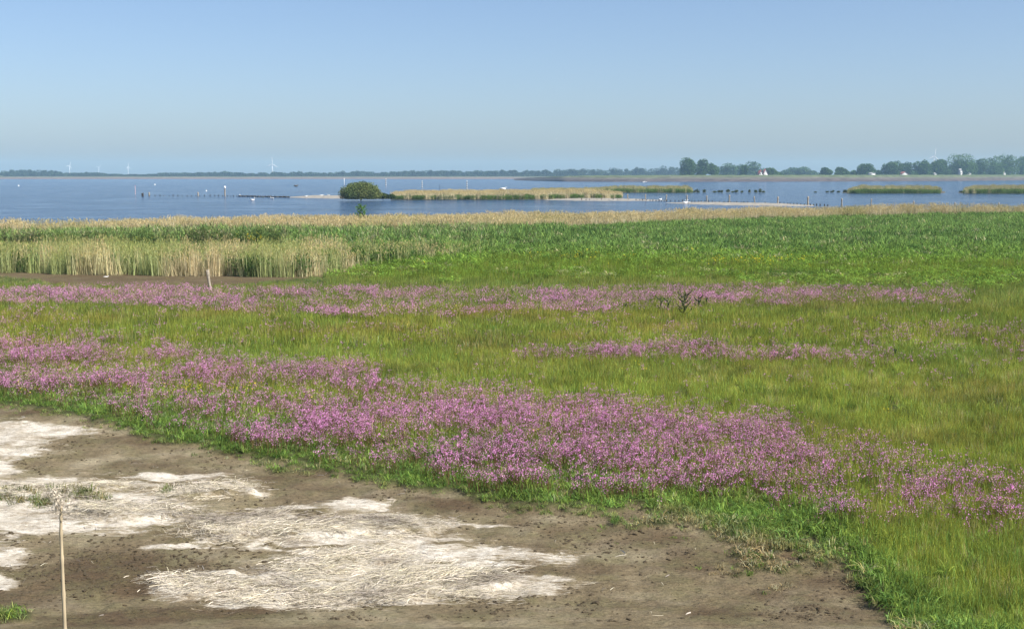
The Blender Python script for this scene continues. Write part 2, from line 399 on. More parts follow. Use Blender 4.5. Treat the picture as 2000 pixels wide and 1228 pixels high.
# ------------------------------------------------------------------ far shore, dyke, hills
def slope_mat(name, low, mid, top, z1, z2, scale=0.05):
    m, n, l, p = mat(name, 0.9, 0.1)
    g = n.new('ShaderNodeNewGeometry'); sx = n.new('ShaderNodeSeparateXYZ'); l.new(g.outputs['Position'], sx.inputs[0])
    mp = n.new('ShaderNodeMapping'); mp.inputs['Scale'].default_value = (0.25, 1, 3); l.new(g.outputs['Position'], mp.inputs[0])
    nz = n.new('ShaderNodeTexNoise'); nz.inputs['Scale'].default_value = scale; nz.inputs['Detail'].default_value = 8; nz.inputs['Roughness'].default_value = 0.7; l.new(mp.outputs[0], nz.inputs['Vector'])
    ma = n.new('ShaderNodeMath'); ma.operation = 'MULTIPLY_ADD'; l.new(nz.outputs[0], ma.inputs[0]); ma.inputs[1].default_value = 5.0; l.new(sx.outputs[2], ma.inputs[2])
    mr = n.new('ShaderNodeMapRange'); l.new(ma.outputs[0], mr.inputs[0]); mr.inputs[1].default_value = 2.5; mr.inputs[2].default_value = 2.5 + 2 * z2
    cr = n.new('ShaderNodeValToRGB'); l.new(mr.outputs[0], cr.inputs[0]); e = cr.color_ramp.elements; e.new(0.5)
    for q, (pos, c) in zip(e, [(z1 / (2 * z2) - 0.04, low), (z1 / (2 * z2) + 0.06, mid), (0.5, top)]): q.position = pos; q.color = tuple(c) + (1,)
    n2 = n.new('ShaderNodeTexNoise'); n2.inputs['Scale'].default_value = 0.35; n2.inputs['Detail'].default_value = 6; n2.inputs['Roughness'].default_value = 0.75
    mp2 = n.new('ShaderNodeMapping'); mp2.inputs['Scale'].default_value = (0.3, 1, 1); l.new(g.outputs['Position'], mp2.inputs[0]); l.new(mp2.outputs[0], n2.inputs['Vector'])
    r2 = n.new('ShaderNodeValToRGB'); l.new(n2.outputs[0], r2.inputs[0]); r2.color_ramp.elements[0].position = 0.35; r2.color_ramp.elements[1].position = 0.65
    r2.color_ramp.elements[0].color = (0.35, 0.35, 0.35, 1); r2.color_ramp.elements[1].color = (1.35, 1.35, 1.35, 1)
    mx = n.new('ShaderNodeMix'); mx.data_type = 'RGBA'; mx.blend_type = 'MULTIPLY'; mx.inputs['Factor'].default_value = 1
    l.new(cr.outputs[0], mx.inputs['A']); l.new(r2.outputs[0], mx.inputs['B']); l.new(mx.outputs['Result'], p.inputs['Base Color'])
    return m
def ridge(name, xs, base, prof, m, scale=None, wob=0.0):
    """a long bank: profile (offset back, height) swept along the shore"""
    V = []
    for i, x in enumerate(xs):
        s = 1 if scale is None else scale[i]
        for (o, z) in prof: V.append((x, base[i] + o + wob * math.sin(x * 0.013 + o), (z * s if z > 0 else z) + (0.5 * wob * math.sin(x * .05 + o) * 0.05)))
    k = len(prof); n = len(xs); I = np.arange(n * k).reshape(n, k)
    F = np.stack([I[:-1, :-1], I[1:, :-1], I[1:, 1:], I[:-1, 1:]], -1).reshape(-1, 4)
    return tag(link(name, npmesh(name, np.array(V), [F], m, smooth=True)), kind='structure')
xs = np.linspace(-1900, 1900, 240)
ridge('far_shore', xs, 2290 + 12 * np.sin(xs * 0.008), [(0, -1.0), (6, 0.3), (30, 1.1), (60, 2.2), (75, 4.3), (90, 4.6), (500, 4.6), (1700, 3.0)],
      slope_mat('far_shore_bank', (0.20, 0.135, 0.105), (0.22, 0.175, 0.135), (0.11, 0.125, 0.07), 1.3, 3.6), wob=6)
BP = curve([(1000, 352.0), (1010, 352.5), (1100, 354.6), (1200, 355.2), (1500, 355.0), (1700, 354.4), (1850, 353.6), (2000, 352.6), (2400, 351)])
DX, DYb, DS = [], [], []
for px in np.linspace(1004, 2350, 220):
    q = at(px, float(BP(px)), WL); DX.append(q[0]); DYb.append(q[1])
    DS.append(float(np.interp(px, [1004, 1012, 1030, 1080, 1150, 1300, 2000, 2350], [0.05, 0.3, 0.5, 0.72, 0.85, 0.92, 1.0, 1.0])) * (1 + 0.02 * math.sin(px * 0.21) + 0.015 * math.sin(px * 0.53)))
ridge('dyke', DX, DYb, [(-6, -1.0), (0, 0.1), (4, 0.9), (9, 2.4), (13, 3.0), (22, 4.0), (30, 5.9), (38, 6.8), (48, 7.0), (70, 4.5), (90, 3.2), (700, 3.0), (900, -1.2)],
      slope_mat('dyke_slope', (0.10, 0.08, 0.072), (0.14, 0.12, 0.10), (0.115, 0.145, 0.06), 2.4, 5.2), DS, wob=1.5)
hx = np.linspace(-1500, -780, 40); hv = []
for x in hx:
    px = 1000 + FPX * x / 2450
    hh = float(np.interp(px, [-400, -100, 20, 90, 130, 175, 240], [10, 11, 11, 9, 6, 2.5, 0.5]))
    hv.append(hh)
ridge('hills', hx, np.full(40, 2385.0), [(0, 3.8)] + [(30, 4.0), (70, 5.2)] + [(100, 6), (200, 6), (320, 3)], plain('hill_grass', (0.09, 0.11, 0.05), scale=0.02), None)

# ------------------------------------------------------------------ plant kinds
M_grass = leafmat('grass_blade', 0.42); M_reed = leafmat('reed_stalk', 0.25); M_petal = leafmat('petal', 0.30)
M_leaf = leafmat('tree_leaf', 0.22, inst=False); M_bark = plain('bark', (0.12, 0.09, 0.06), 0.9, 0.3, 4)
def kind(name, p, m): return npmesh(name, p[0], p[1], m, {'var': p[2]})
K_sod = [kind('sod', blades(26, 0.17, 0.10, 0.30, 0.016, 1.0, 0.8, 3, 0.7, hue=.18), M_grass) for i in range(6)]
K_sod += [kind('sod', blades(16, 0.08, 0.2, 0.44, 0.020, 0.9, 0.7, 3, 0.65, hue=.12), M_grass) for i in range(3)]
def meadow_kind(n, rad, h0, h1, wd):
    a = blades(n, rad, h0, h1, wd, 0.55, 0.5, 3, 0.55, hue=0.2)
    b = tinted(blades(n // 3, rad, h1 * 0.9, h1 * 1.3, wd * 0.6, 0.2, 0.2, 3, 0.3), (1.2, 0.95, 0.8))
    return joinc([a, b])
K_mead = [kind('meadow', meadow_kind(30, 0.17, 0.13, 0.29, 0.010), M_grass) for i in range(6)]
K_meadf = [kind('meadow', meadow_kind(44, 0.40, 0.18, 0.38, 0.022), M_grass) for i in range(5)]
def green_reed(n, rad, h0, h1, wd):
    s = blades(n, rad, h0, h1, wd * 0.6, 0.2, 0.1, 2, 0.5, wtip=0.1)
    out = [s]
    k = n * 3; a = rng.random(k) * 2 * np.pi; r = rad * np.sqrt(rng.random(k)); z = (0.35 + 0.6 * rng.random(k)) * h1 * 0.9
    L = blades(k, 0.001, 0.25, 0.55, wd * 1.4, 1.3, 0.7, 3, 0.6, hue=0.14)
    V = L[0].reshape(k, -1, 3) + np.stack([r * np.cos(a), r * np.sin(a), z], 1)[:, None]
    out.append((V.reshape(-1, 3), L[1], L[2])); return joinc(out)
K_green = [kind('young_reed', green_reed(13, 0.42, 0.7, 1.15, 0.036), M_grass) for i in range(6)]
def dry_reed(n, rad, h0, h1, wd):
    s = blades(n, rad, h0, h1, wd, 0.13, 0.15, 3, 0.38, hue=0.07, wtip=0.35)
    k = n; L = blades(k, rad, h0 * 0.6, h1 * 0.95, wd * 1.0, 0.4, 0.6, 3, 0.4, hue=.07)
    pl = s[0].reshape(n, -1, 3)[:, -1]
    P = blades(n * 3, 0.0, 0.14, 0.26, wd * 1.1, 0.5, 0.4, 2, 0.3); PV = P[0].reshape(n * 3, -1, 3) + (np.repeat(pl, 3, 0) - np.array([0, 0, 0.1]))[:, None]; P = (PV.reshape(-1, 3), P[1], P[2] * np.array([1.03, 0.97, 0.80]))
    return joinc([s, L, P])
K_dry = [kind('dry_reed', dry_reed(15, 0.40, 1.3, 2.15, 0.020), M_reed) for i in range(6)]
K_dryf = [kind('dry_reed', dry_reed(18, 0.5, 1.3, 2.15, 0.030), M_reed) for i in range(5)]
def robin(n, rad, h0, h1, ps, nf):
    st = tinted(blades(n, rad, h0, h1, 0.005, 0.25, 0.1, 3, 0.2, wtip=0.3), (0.22, 0.26, 0.09))
    tips = st[0].reshape(n, -1, 3)[:, -1]
    C = np.repeat(tips, nf, 0) + rng.normal(size=(n * nf, 3)) * np.array([0.028, 0.028, 0.022])
    fl = specks(C, ps, (1, 1, 1), 0.35, 0.3, k=2)
    h = 0.25 * (rng.random(len(fl[2]) // 8) * 2 - 1); h = np.repeat(h, 8)[:, None]
    c = fl[2] * (1 + h * np.array([[0.3, 0.9, 0.2]]))
    cal = specks(tips - np.array([0, 0, 0.02]), 0.012, (0.25, 0.10, 0.16), 0.2)
    return joinc([st, (fl[0], fl[1], c), cal])
K_rob = [kind('ragged_robin', robin(4, 0.11, 0.24, 0.47, 0.0125, 5), M_petal) for i in range(6)]
K_robf = [kind('ragged_robin', robin(7, 0.20, 0.26, 0.48, 0.019, 3), M_petal) for i in range(5)]
def yellow(n, rad):
    st = tinted(blades(n, rad, 0.25, 0.42, 0.004, 0.2, 0.1, 2, 0.2, wtip=0.3), (0.10, 0.2, 0.08))
    tips = st[0].reshape(n, -1, 3)[:, -1]
    return joinc([st, specks(tips, 0.02, (1, 1, 1), 0.2, 1.0, k=2)])
K_yel = [kind('buttercup', yellow(5, 0.12), M_petal) for i in range(3)]

# ------------------------------------------------------------------ meadow
OLIVE, FRESH, RED, BLUEG, LIME = (0.262, 0.345, 0.068), (0.190, 0.295, 0.064), (0.31, 0.25, 0.09), (0.172, 0.272, 0.080), (0.19, 0.305, 0.052)
TALL = curve([(-400, 478), (0, 478), (500, 478), (700, 510), (900, 518), (1000, 510), (1300, 518), (1500, 528), (2000, 535), (2400, 537)])
def meadow_tint(x, y):
    px, py = pix(x, y); n = len(x)
    c = np.tile(np.array(OLIVE), (n, 1))
    red = sst(0.50, 0.72, fbm(x * 0.16 + 5, y * 0.30, 4) + 0.10 * np.exp(-((px - 200) / 350) ** 2 - ((py - 620) / 30) ** 2) + 0.05 * sst(1400, 2000, px) * sst(640, 700, py) * (1 - sst(900, 950, py)))
    c = mixc(c, RED, red * 0.38)
    c = mixc(c, FRESH, sst(0.50, 0.70, fbm(x * 0.22 + 50, y * 0.25 + 9, 3)) * 0.6)
    e = (SOD(px) - py) / np.clip((py - 343) / 600, 0.1, 2)
    c = mixc(c, FRESH, 1 - sst(20, 170, e + 120 * (fbm(x * 0.7, y * 0.7 + 60, 3) - 0.5) * 2))
    c = mixc(c, LIME, (1 - sst(545, 562, py)) * sst(480, 530, py) * sst(560, 760, px))
    c = mixc(c, (0.20, 0.27, 0.10), (1 - sst(550, 570, py)) * (1 - sst(560, 760, px)))
    far = sst(600, 640, px) * sst(612, 600, py)
    c = mixc(c, (0.19, 0.28, 0.08), (1 - sst(600, 625, py)) * sst(548, 560, py) * 0.6)
    br = sst(1220, 1320, px) * (1 - sst(0, 40, e))
    c = mixc(c, (0.40, 0.33, 0.18), np.clip(br * 0.8 + (1 - sst(-6, 10, e)) * 0.35, 0, 1) * (rng.random(n) < 0.75))
    c = mixc(c, (0.42, 0.38, 0.20), (rng.random(n) < 0.06) * 0.8); c = mixc(c, (0.07, 0.14, 0.03), (rng.random(n) < 0.10) * 0.8)
    c = c * (0.7 + 0.6 * rng.random(n))[:, None] * (0.70 + 0.60 * fbm(x * 0.9, y * 1.1 + 7, 3))[:, None]
    return c
P_, I_, S_, T_ = [], [], [], []
for d0, d1, dens in ((13.6, 22, 75), (22, 30, 55), (30, 42, 36)):
    x, y = field(d0, d1, dens); s = sod(x, y)
    pxs = pix(x, y)[0]; keep = (s > rng.random(len(x)) * 14 - 7) | ((pxs > 1150) & (s > -60) & (rng.random(len(x)) < 0.45 * np.exp(s / 22) * sst(0.4, 0.65, fbm(x * 2, y * 2)))); x, y, s = x[keep], y[keep], s[keep]
    px, py = pix(x, y); e = (SOD(px) - py) / np.clip((py - 343) / 600, 0.1, 2)
    coarse = rng.random(len(x)) > sst(40, 230, e) * 0.9
    id_ = np.where(coarse, rng.integers(0, 6, len(x)), 9 + rng.integers(0, 6, len(x)))
    big = coarse & (rng.random(len(x)) < 0.10 * sst(0.4, 0.6, fbm(x * 0.9, y * 0.9)) + 0.03); id_ = np.where(big, rng.integers(6, 9, len(x)), id_)
    sc = (0.65 + 0.6 * rng.random(len(x))) * (0.7 + 0.6 * fbm(x * 0.8 + 3, y * 0.8)) * (0.5 + 0.5 * sst(0, 26, s))
    P_.append(np.stack([x, y, height(x, y) - 0.01], 1)); I_.append(id_); S_.append(sc); T_.append(meadow_tint(x, y))
P_, I_, S_, T_ = map(np.concatenate, (P_, I_, S_, T_))
scatter('meadow_grass', K_sod + K_mead, P_, I_, S_, rng.random(len(P_)) * 6.28, T_, 0.08, label='near meadow of olive and fresh green grass along the bare mud', cat='grass')
P_, I_, S_, T_ = [], [], [], []
for d0, d1, dens in ((42, 60, 13), (60, 90, 8), (90, 112, 4)):
    x, y = field(d0, d1, dens); px, py = pix(x, y)
    keep = (pan(x, y) < rng.random(len(x)) * 2 - 0.8) & ((py > TALL(px) - 6)); x, y = x[keep], y[keep]; px, py = pix(x, y)
    sc = (0.75 + 0.5 * rng.random(len(x))) * (0.75 + 0.5 * fbm(x * 0.3 + 3, y * 0.3))
    sc = sc * np.where((px < 640) & (py < 568), 0.5, 1.0)
    sc = np.stack([sc, sc, sc * (1 + 0.8 * (1 - sst(530, 556, py)) * sst(700, 1000, px))], 1)
    P_.append(np.stack([x, y, height(x, y) - 0.01], 1)); I_.append(rng.integers(0, 5, len(x))); S_.append(sc); T_.append(meadow_tint(x, y))
P_, I_, S_, T_ = map(np.concatenate, (P_, I_, S_, T_))
scatter('far_meadow_grass', K_meadf, P_, I_, S_, rng.random(len(P_)) * 6.28, T_, 0.05, label='farther meadow grass behind the lower flower belt', cat='grass')

# ------------------------------------------------------------------ young green reeds
x, y = np.concatenate([np.stack(field(a, b, dn)) for a, b, dn in ((64, 90, 8), (90, 125, 5.5), (125, 190, 3.6))], 1)
px, py = pix(x, y)
keep = (py < TALL(px) + (fbm(x * 0.3, y * 0.3) - 0.5) * 30 + rng.random(len(x)) ** 2 * 42) & (y < DB(px) + 0.3) & ~((px < 560) & (py > 478)) & (pan(x, y) < -2)
belt = (y > DF(px) + 2.5 + (fbm(x * 0.25, 0 * y) - 0.5) * 5)
keep &= ~(belt & (rng.random(len(x)) < 0.78))
x, y, px, py = x[keep], y[keep], px[keep], py[keep]
n = len(x); t = np.tile(np.array(BLUEG), (n, 1))
t = mixc(t, LIME, np.clip(sst(490, 535, py) * 0.9 + 0.15, 0, 1)); t = mixc(t, (0.07, 0.15, 0.04), sst(0.58, 0.74, fbm(x * 0.25, y * 0.25 + 33)) * 0.7)
t = mixc(t, (0.24, 0.33, 0.11), (px < 1000) * (py < 480) * 0.6); t = mixc(t, (0.45, 0.41, 0.24), (rng.random(n) < 0.05 + 0.14 * (px < 950) * (py < 500)) * 0.8)
t = t * (0.55 + 0.9 * rng.random(n))[:, None]
hs = (1 + 0.22 * (px < 1100) * (y > 96)) * (0.75 + 0.35 * rng.random(n)) * (0.8 + 0.4 * fbm(x * 0.12, y * 0.12)) * (0.42 + 0.58 * (1 - sst(495, 545, py)))
scatter('young_reeds', K_green, np.stack([x, y, height(x, y)], 1), rng.integers(0, 6, n), np.stack([0.9 + 0.3 * rng.random(n), 0.9 + 0.3 * rng.random(n), hs * 1.05], 1),
        rng.random(n) * 6.28, t, 0.05, label='dense young green reeds filling the field behind the flowers', cat='reeds')

# ------------------------------------------------------------------ dry reed bed (middle) and shore belt
x, y = field(66, 100, 6.5); px, py = pix(x, y)
front = RF(px) + (fbm(x * 0.5, y * 0.1) - 0.5) * 4
db = 84 + 4 * (fbm(x * 0.2, x * 0 + 4) - 0.5) + np.interp(px, [600, 960], [0, 6])
pr = np.interp(px, [-400, 520, 700, 860, 960, 1080], [1, 0.9, 0.65, 0.45, 0.25, 0.0])
keep = (py < front) & (y < db) & (rng.random(len(x)) < pr); x, y = x[keep], y[keep]; px, py = pix(x, y); n = len(x)
hh = (0.72 + 0.42 * rng.random(n)) * np.interp(px, [-400, 500, 700, 850, 960], [1.0, 1.0, 0.92, 0.76, 0.66]) * (0.78 + 0.44 * fbm(x * 0.6, y * 0.3 + 3)) * 0.87
t = np.tile(np.array((0.60, 0.51, 0.31)), (n, 1)); t = mixc(t, (0.30, 0.37, 0.13), np.clip(sst(0.40, 0.62, fbm(x * 0.4 + 7, y * 0.5)) * 0.8 + rng.random(n) ** 3 * 0.5, 0, 0.9)) * (0.8 + 0.4 * rng.random(n))[:, None]
scatter('dry_reeds', K_dry, np.stack([x, y, height(x, y)], 1), rng.integers(0, 6, n), np.stack([np.ones(n), np.ones(n), hh], 1), rng.random(n) * 6.28, t, 0.03,
        label='tall straw coloured reed bed standing behind the brown mud pan', cat='reeds')
x, y = field(66, 96, 12); px, py = pix(x, y)
keep = (py < RF(px) - 1.5) & (y < 88) & (rng.random(len(x)) < np.where(fbm(x * 0.22 + 3, y * 0.12) > 0.48, 0.95, 0.12)) & (px < 980); x, y = x[keep], y[keep]; n = len(x)
t = mixc(np.tile(np.array((0.07, 0.14, 0.035)), (n, 1)), LIME, rng.random(n) ** 2 * 0.4)  # real shoots, but tinted extra dark to paint the shade between the reed stalks
scatter('reed_undergrowth', K_green, np.stack([x, y, height(x, y)], 1), rng.integers(0, 6, n), np.stack([np.ones(n), np.ones(n), 0.65 + 0.5 * rng.random(n)], 1), rng.random(n) * 6.28, t, 0.05,
        label='low green shoots inside the straw coloured reed bed, coloured darker as shade between the stalks', cat='reeds')
x, y = field(100, 190, 7); px, py = pix(x, y)
keep = (y > DF(px) + 2.5 + (fbm(x * 0.25, 0 * y) - 0.5) * 5) & (y < DB(px) + (fbm(x * 0.3 + 9, 0 * y) - 0.5) * 4); x, y = x[keep], y[keep]; px, py = pix(x, y); n = len(x)
hh = (0.72 + 0.4 * rng.random(n)) * (0.74 + 0.42 * fbm(x * 0.25, y * 0.1 + 3)) * np.interp(px, [0, 1000, 1500, 2000], [0.92, 0.94, 0.98, 1.05])
t = np.tile(np.array((0.56, 0.50, 0.33)), (n, 1)); t = mixc(t, (0.36, 0.36, 0.14), sst(0.5, 0.75, fbm(x * 0.3 + 7, y * 0.3)) * 0.5) * (0.82 + 0.36 * rng.random(n))[:, None]
scatter('shore_reeds', K_dryf, np.stack([x, y, height(x, y)], 1), rng.integers(0, 5, n), np.stack([np.ones(n), np.ones(n), hh], 1), rng.random(n) * 6.28, t, 0.03,
        label='long belt of pale dry reeds along the near shore of the lake', cat='reeds')

# ------------------------------------------------------------------ ragged robin and buttercups
U_A = curve([(-300, 562), (0, 561), (250, 555), (480, 560), (800, 560), (1000, 562), (1300, 556), (1500, 554), (1900, 560)]); L_A = curve([(-300, 580), (0, 586), (250, 594), (480, 606), (700, 614), (900, 611), (1200, 606), (1400, 596), (1600, 592), (1900, 588)])
U_C = curve([(-400, 655), (0, 660), (370, 680), (500, 704), (700, 710), (800, 738), (900, 752), (1050, 760), (1200, 778), (1350, 792), (1500, 803), (1600, 845), (1700, 868), (1850, 888), (2000, 930), (2300, 1010)])
L_C = curve([(-400, 745), (0, 775), (100, 792), (250, 812), (350, 832), (450, 858), (600, 882), (650, 880), (800, 890), (900, 925), (1050, 945), (1300, 940), (1400, 938), (1500, 950), (1600, 992), (1700, 1005), (1850, 998), (2000, 1010), (2300, 1090)])
CORE = [(100, 685, 130, 16), (60, 738, 110, 12), (200, 735, 110, 12), (450, 716, 110, 11), (600, 718, 130, 14), (720, 745, 80, 12), (130, 778, 60, 7), (265, 785, 40, 8), (700, 800, 160, 22), (900, 800, 130, 30),
        (620, 835, 160, 18), (480, 840, 80, 18), (1080, 795, 180, 32), (1150, 830, 130, 20), (1050, 870, 200, 18), (1350, 830, 150, 30), (1480, 860, 90, 50), (1300, 880, 200, 30), (1400, 910, 150, 28), (1000, 925, 90, 10),
        (1640, 975, 45, 12), (1560, 900, 90, 30), (1780, 950, 80, 16), (1940, 975, 50, 14), (770, 870, 60, 9), (620, 878, 40, 7), (1210, 855, 120, 16), (330, 690, 60, 10), (390, 780, 60, 8)]
GAP = [(190, 765, 110, 9), (1070, 852, 75, 10), (400, 752, 90, 8), (350, 700, 60, 6), (640, 760, 60, 8), (790, 762, 40, 5), (250, 712, 90, 5), (540, 800, 60, 8), (850, 845, 40, 6), (1180, 915, 40, 8)]
COREA = [(60, 570, 90, 9), (250, 575, 140, 12), (400, 588, 110, 9), (560, 570, 60, 8), (650, 605, 90, 5), (760, 575, 60, 5), (1140, 578, 110, 9), (1250, 575, 90, 6), (1390, 577, 90, 9), (1000, 600, 60, 5), (1130, 600, 80, 4), (1550, 572, 70, 7), (700, 562, 50, 3), (1750, 578, 50, 4)]
def flower_density(x, y):
    px, py = pix(x, y, 0.40)
    n1 = fbm(x * 0.9 + 11, y * 0.9, 3); n2 = fbm(x * 2.6, y * 2.6 + 70, 2)
    n = sst(0.34, 0.62, n1 * 0.6 + n2 * 0.4)
    k = (py - 343) / 500
    inC = sst(-16, 8, py - U_C(px) + (n1 - .5) * 40) * sst(-16, 10, L_C(px) - py + (n2 - .5) * 40)
    dC = inC * (0.10 + 0.42 * n) * np.interp(px, [-400, 0, 400, 900, 1500, 1650, 2200], [1, .95, .9, 1, 1, 0.85, 0.75]) + inC * 1.25 * np.clip(ell(CORE, px + (n1 - .5) * 60, py + (n2 - .5) * 18) * 1.6, 0, 1) * (0.35 + 0.75 * n)
    dC = dC * (1 - 0.93 * sst(0, 0.5, ell(GAP, px + (n1 - .5) * 60, py)))
    inA = sst(-3, 3, py - U_A(px)) * sst(-3, 3, L_A(px) - py + (n1 - .5) * 8) * (px < 1900)
    dA = inA * (0.08 + 0.55 * n * np.interp(px, [0, 480, 520, 1000, 1100, 1500, 1850, 1900], [1.3, 1.3, .9, .6, .85, .8, .45, 0])) + inA * 1.6 * np.clip(ell(COREA, px + (n1 - .5) * 50, py + (n2 - .5) * 6) * 1.6, 0, 1) * (0.4 + 0.6 * n)
    cy = np.interp(px, [1000, 1200, 1350, 1500, 1700], [688, 683, 676, 684, 692]); hwB = np.interp(px, [990, 1060, 1200, 1400, 1500, 1700], [3, 8, 16, 20, 14, 12])
    dB = sst(1.2, 0.3, np.abs(py - cy + (n1 - .5) * 14) / hwB) * (px > 1000) * (px < 1760) * (0.15 + 0.85 * n) * np.interp(px, [1000, 1150, 1450, 1680, 1760], [.35, 1, .9, .5, .1])
    sp = 0.14 * np.exp(-((py - 645) / 13) ** 2) * sst(1600, 1750, px) * n + 0.10 * np.exp(-((py - 682) / 14) ** 2) * sst(1650, 1750, px) * n + 0.05 * np.exp(-((py - 640) / 20) ** 2) * n + 0.012 * n * (py < 760) * (py > 600)
    sp += 0.14 * np.exp(-((py - 615) / 30) ** 2 - (px / 60) ** 2)
    sp += 0.10 * n * sst(600, 690, px) * np.exp(-((py - 935) / 18) ** 2) * (px < 1300)
    return dC, np.maximum(dA, 0), dB + sp
P_, I_, S_, T_ = [], [], [], []
for d0, d1, dens, far in ((18, 30, 84, 0), (30, 46, 60, 0), (46, 58, 23, 1), (58, 74, 23, 1)):
    x, y = field(d0, d1, dens); a, b, c = flower_density(x, y); dd = np.clip(0.95 * a + 1.0 * b + 1.15 * c, 0, 1.0) ** 0.9 * 0.74
    k = (rng.random(len(x)) < dd) & (sod(x, y) > 12) & (pan(x, y) < 0); x, y = x[k], y[k]; n = len(x)
    t = np.tile(np.array((0.86, 0.38, 0.72)), (n, 1)) * (0.65 + 0.55 * rng.random(n))[:, None]
    t = mixc(t, (0.55, 0.33, 0.40), rng.random(n) ** 2 * 0.9); t = mixc(t, (0.30, 0.12, 0.16), (rng.random(n) < 0.14) * 0.8)
    P_.append(np.stack([x, y, height(x, y)], 1)); I_.append(rng.integers(0, 6, n) if not far else 6 + rng.integers(0, 5, n)); S_.append(0.8 + 0.35 * rng.random(n)); T_.append(t)
P_, I_, S_, T_ = map(np.concatenate, (P_, I_, S_, T_))
print('flowers', len(P_))
scatter('pink_wildflowers', K_rob + K_robf, P_, I_, S_, rng.random(len(P_)) * 6.28, T_, 0.08, label='drifts of pink wildflowers blooming in belts across the meadow', cat='flowers')
YB = [(380, 765, 90, 12, .2), (1110, 513, 70, 4, .22), (1470, 522, 70, 5, .14), (1910, 540, 40, 5, .25), (1240, 722, 25, 4, .3), (520, 625, 30, 4, .2), (1350, 508, 40, 4, .12), (60, 775, 60, 8, .1), (480, 475, 30, 4, 0.2)]
x, y = np.concatenate([np.stack(field(24, 46, 30)), np.stack(field(46, 80, 18)), np.stack(field(80, 110, 9))], 1); px, py = pix(x, y, 0.3)
dd = np.zeros(len(x)) + 0.0012
for cx, cy, rx, ry, s in YB: dd = np.maximum(dd, s * np.exp(-((px - cx) / rx) ** 2 - ((py - cy) / ry) ** 2))
k = (rng.random(len(x)) < dd) & (sod(x, y) > 10) & (pan(x, y) < -1); x, y, py = x[k], y[k], py[k]; n = len(x)
tallz = np.where(py < 535, 2.0, 1.0)
scatter('yellow_wildflowers', K_yel, np.stack([x, y, height(x, y)], 1), rng.integers(0, 3, n), (0.9 + 0.4 * rng.random(n)) * tallz, rng.random(n) * 6.28, np.tile(np.array((0.75, 0.62, 0.04)), (n, 1)), 0.1,
        label='scattered yellow wildflowers among the green grass and young reeds', cat='flowers')

# ------------------------------------------------------------------ straw, clods on the mud
def straw(n, rad, ln, wd, spread=0.45, lift=0.05):
    a = rng.normal(size=n) * spread; c = np.stack([rng.normal(size=n) * rad * 0.6, rng.normal(size=n) * rad * 0.35, rng.random(n) * lift + 0.005], 1)
    L = (ln * (0.4 + rng.random(n)))[:, None]; d = np.stack([np.cos(a), np.sin(a), rng.normal(size=n) * 0.07], 1); s = np.stack([-np.sin(a), np.cos(a), rng.normal(size=n) * 0.8], 1) * (wd * (0.6 + 0.8 * rng.random(n)))[:, None]
    b = np.stack([0 * a, 0 * a, rng.random(n) * 0.02], 1) + s * (rng.normal(size=n) * 1.5)[:, None] * np.array([[1, 1, 0]])
    V = np.stack([c - d * L / 2 - s / 2, c - d * L / 2 + s / 2, c + b - s / 2, c + b + s / 2, c + d * L / 2 - s * .2, c + d * L / 2 + s * .2], 1)
    o = (np.arange(n) * 6)[:, None]; F = np.concatenate([o + np.array([0, 1, 3, 2]), o + np.array([2, 3, 5, 4])])
    v = (1 + 0.35 * (rng.random(n) * 2 - 1)); v = np.where(rng.random(n) < 0.10, 0.22, v); col = np.stack([v, v * (0.97 + .05 * rng.random(n)), v * (0.86 + 0.2 * rng.random(n))], 1)
    return V.reshape(-1, 3), [F], np.repeat(col, 6, 0)
M_straw = leafmat('straw', 0.1)
K_straw = [kind('straw', straw(150, 0.36, 0.17, 0.0034, 0.6, 0.025), M_straw) for i in range(6)]
K_str1 = [kind('straw', straw(2, 0.15, 0.12, 0.005, 1.2, 0.02), M_straw) for i in range(4)]
x, y = field(16.5, 36, 17); m = matf(x, y); c = crust(x, y); k = (m > -0.35 + 0.55 * rng.random(len(x))) & (c > 0.05) & (sod(x, y) < -8); x, y = x[k], y[k]; n1 = len(x)
x2, y2 = field(15.9, 36, 5); c2 = crust(x2, y2); s2 = sod(x2, y2); k = (s2 < -2) & (rng.random(len(x2)) < 0.10 + 0.25 * sst(-0.5, 0.3, c2)); x2, y2 = x2[k], y2[k]; n2 = len(x2)
X_ = np.concatenate([x, x2]); Y_ = np.concatenate([y, y2]); n = n1 + n2
rz = (fbm(X_ * 0.5 + 77, Y_ * 0.5) - 0.5) * 3.2 + rng.normal(size=n) * 0.2; rz[n1:] = rng.random(n2) * 6.28
t = np.tile(np.array((0.66, 0.60, 0.49)), (n, 1)) * (0.8 + 0.35 * rng.random(n))[:, None]; t = mixc(t, (0.30, 0.26, 0.22), sst(0.56, 0.70, fbm(X_ * 1.4, Y_ * 2.4)) * 0.9)
scatter('flattened_straw', K_straw + K_str1, np.stack([X_, Y_, height(X_, Y_) + 0.005], 1), np.concatenate([rng.integers(0, 6, n1), 6 + rng.integers(0, 4, n2)]), 0.7 + 0.6 * rng.random(n), rz, t, 0.04,
        label='bleached flattened straw lying in mats on the drying mud', cat='straw')
def clod():
    import bmesh
    bm = bmesh.new(); bmesh.ops.create_icosphere(bm, subdivisions=2, radius=1)
    for v in bm.verts:
        q = v.co.copy(); f = 0.75 + 0.5 * random.random(); v.co = Vector((q.x * f * 1.3, q.y * f * 0.8, q.z * f * 0.55))
    me = bpy.data.meshes.new('clod'); bm.to_mesh(me); bm.free(); me.materials.append(M_clod); return me
M_clod = plain('mud_clod', (0.065, 0.05, 0.03), 0.95, 0.35, 2)
x, y = np.concatenate([np.stack(field(15.9, 22, 170)), np.stack(field(22, 30, 90)), np.stack(field(30, 42, 30))], 1); px, py = pix(x, y)
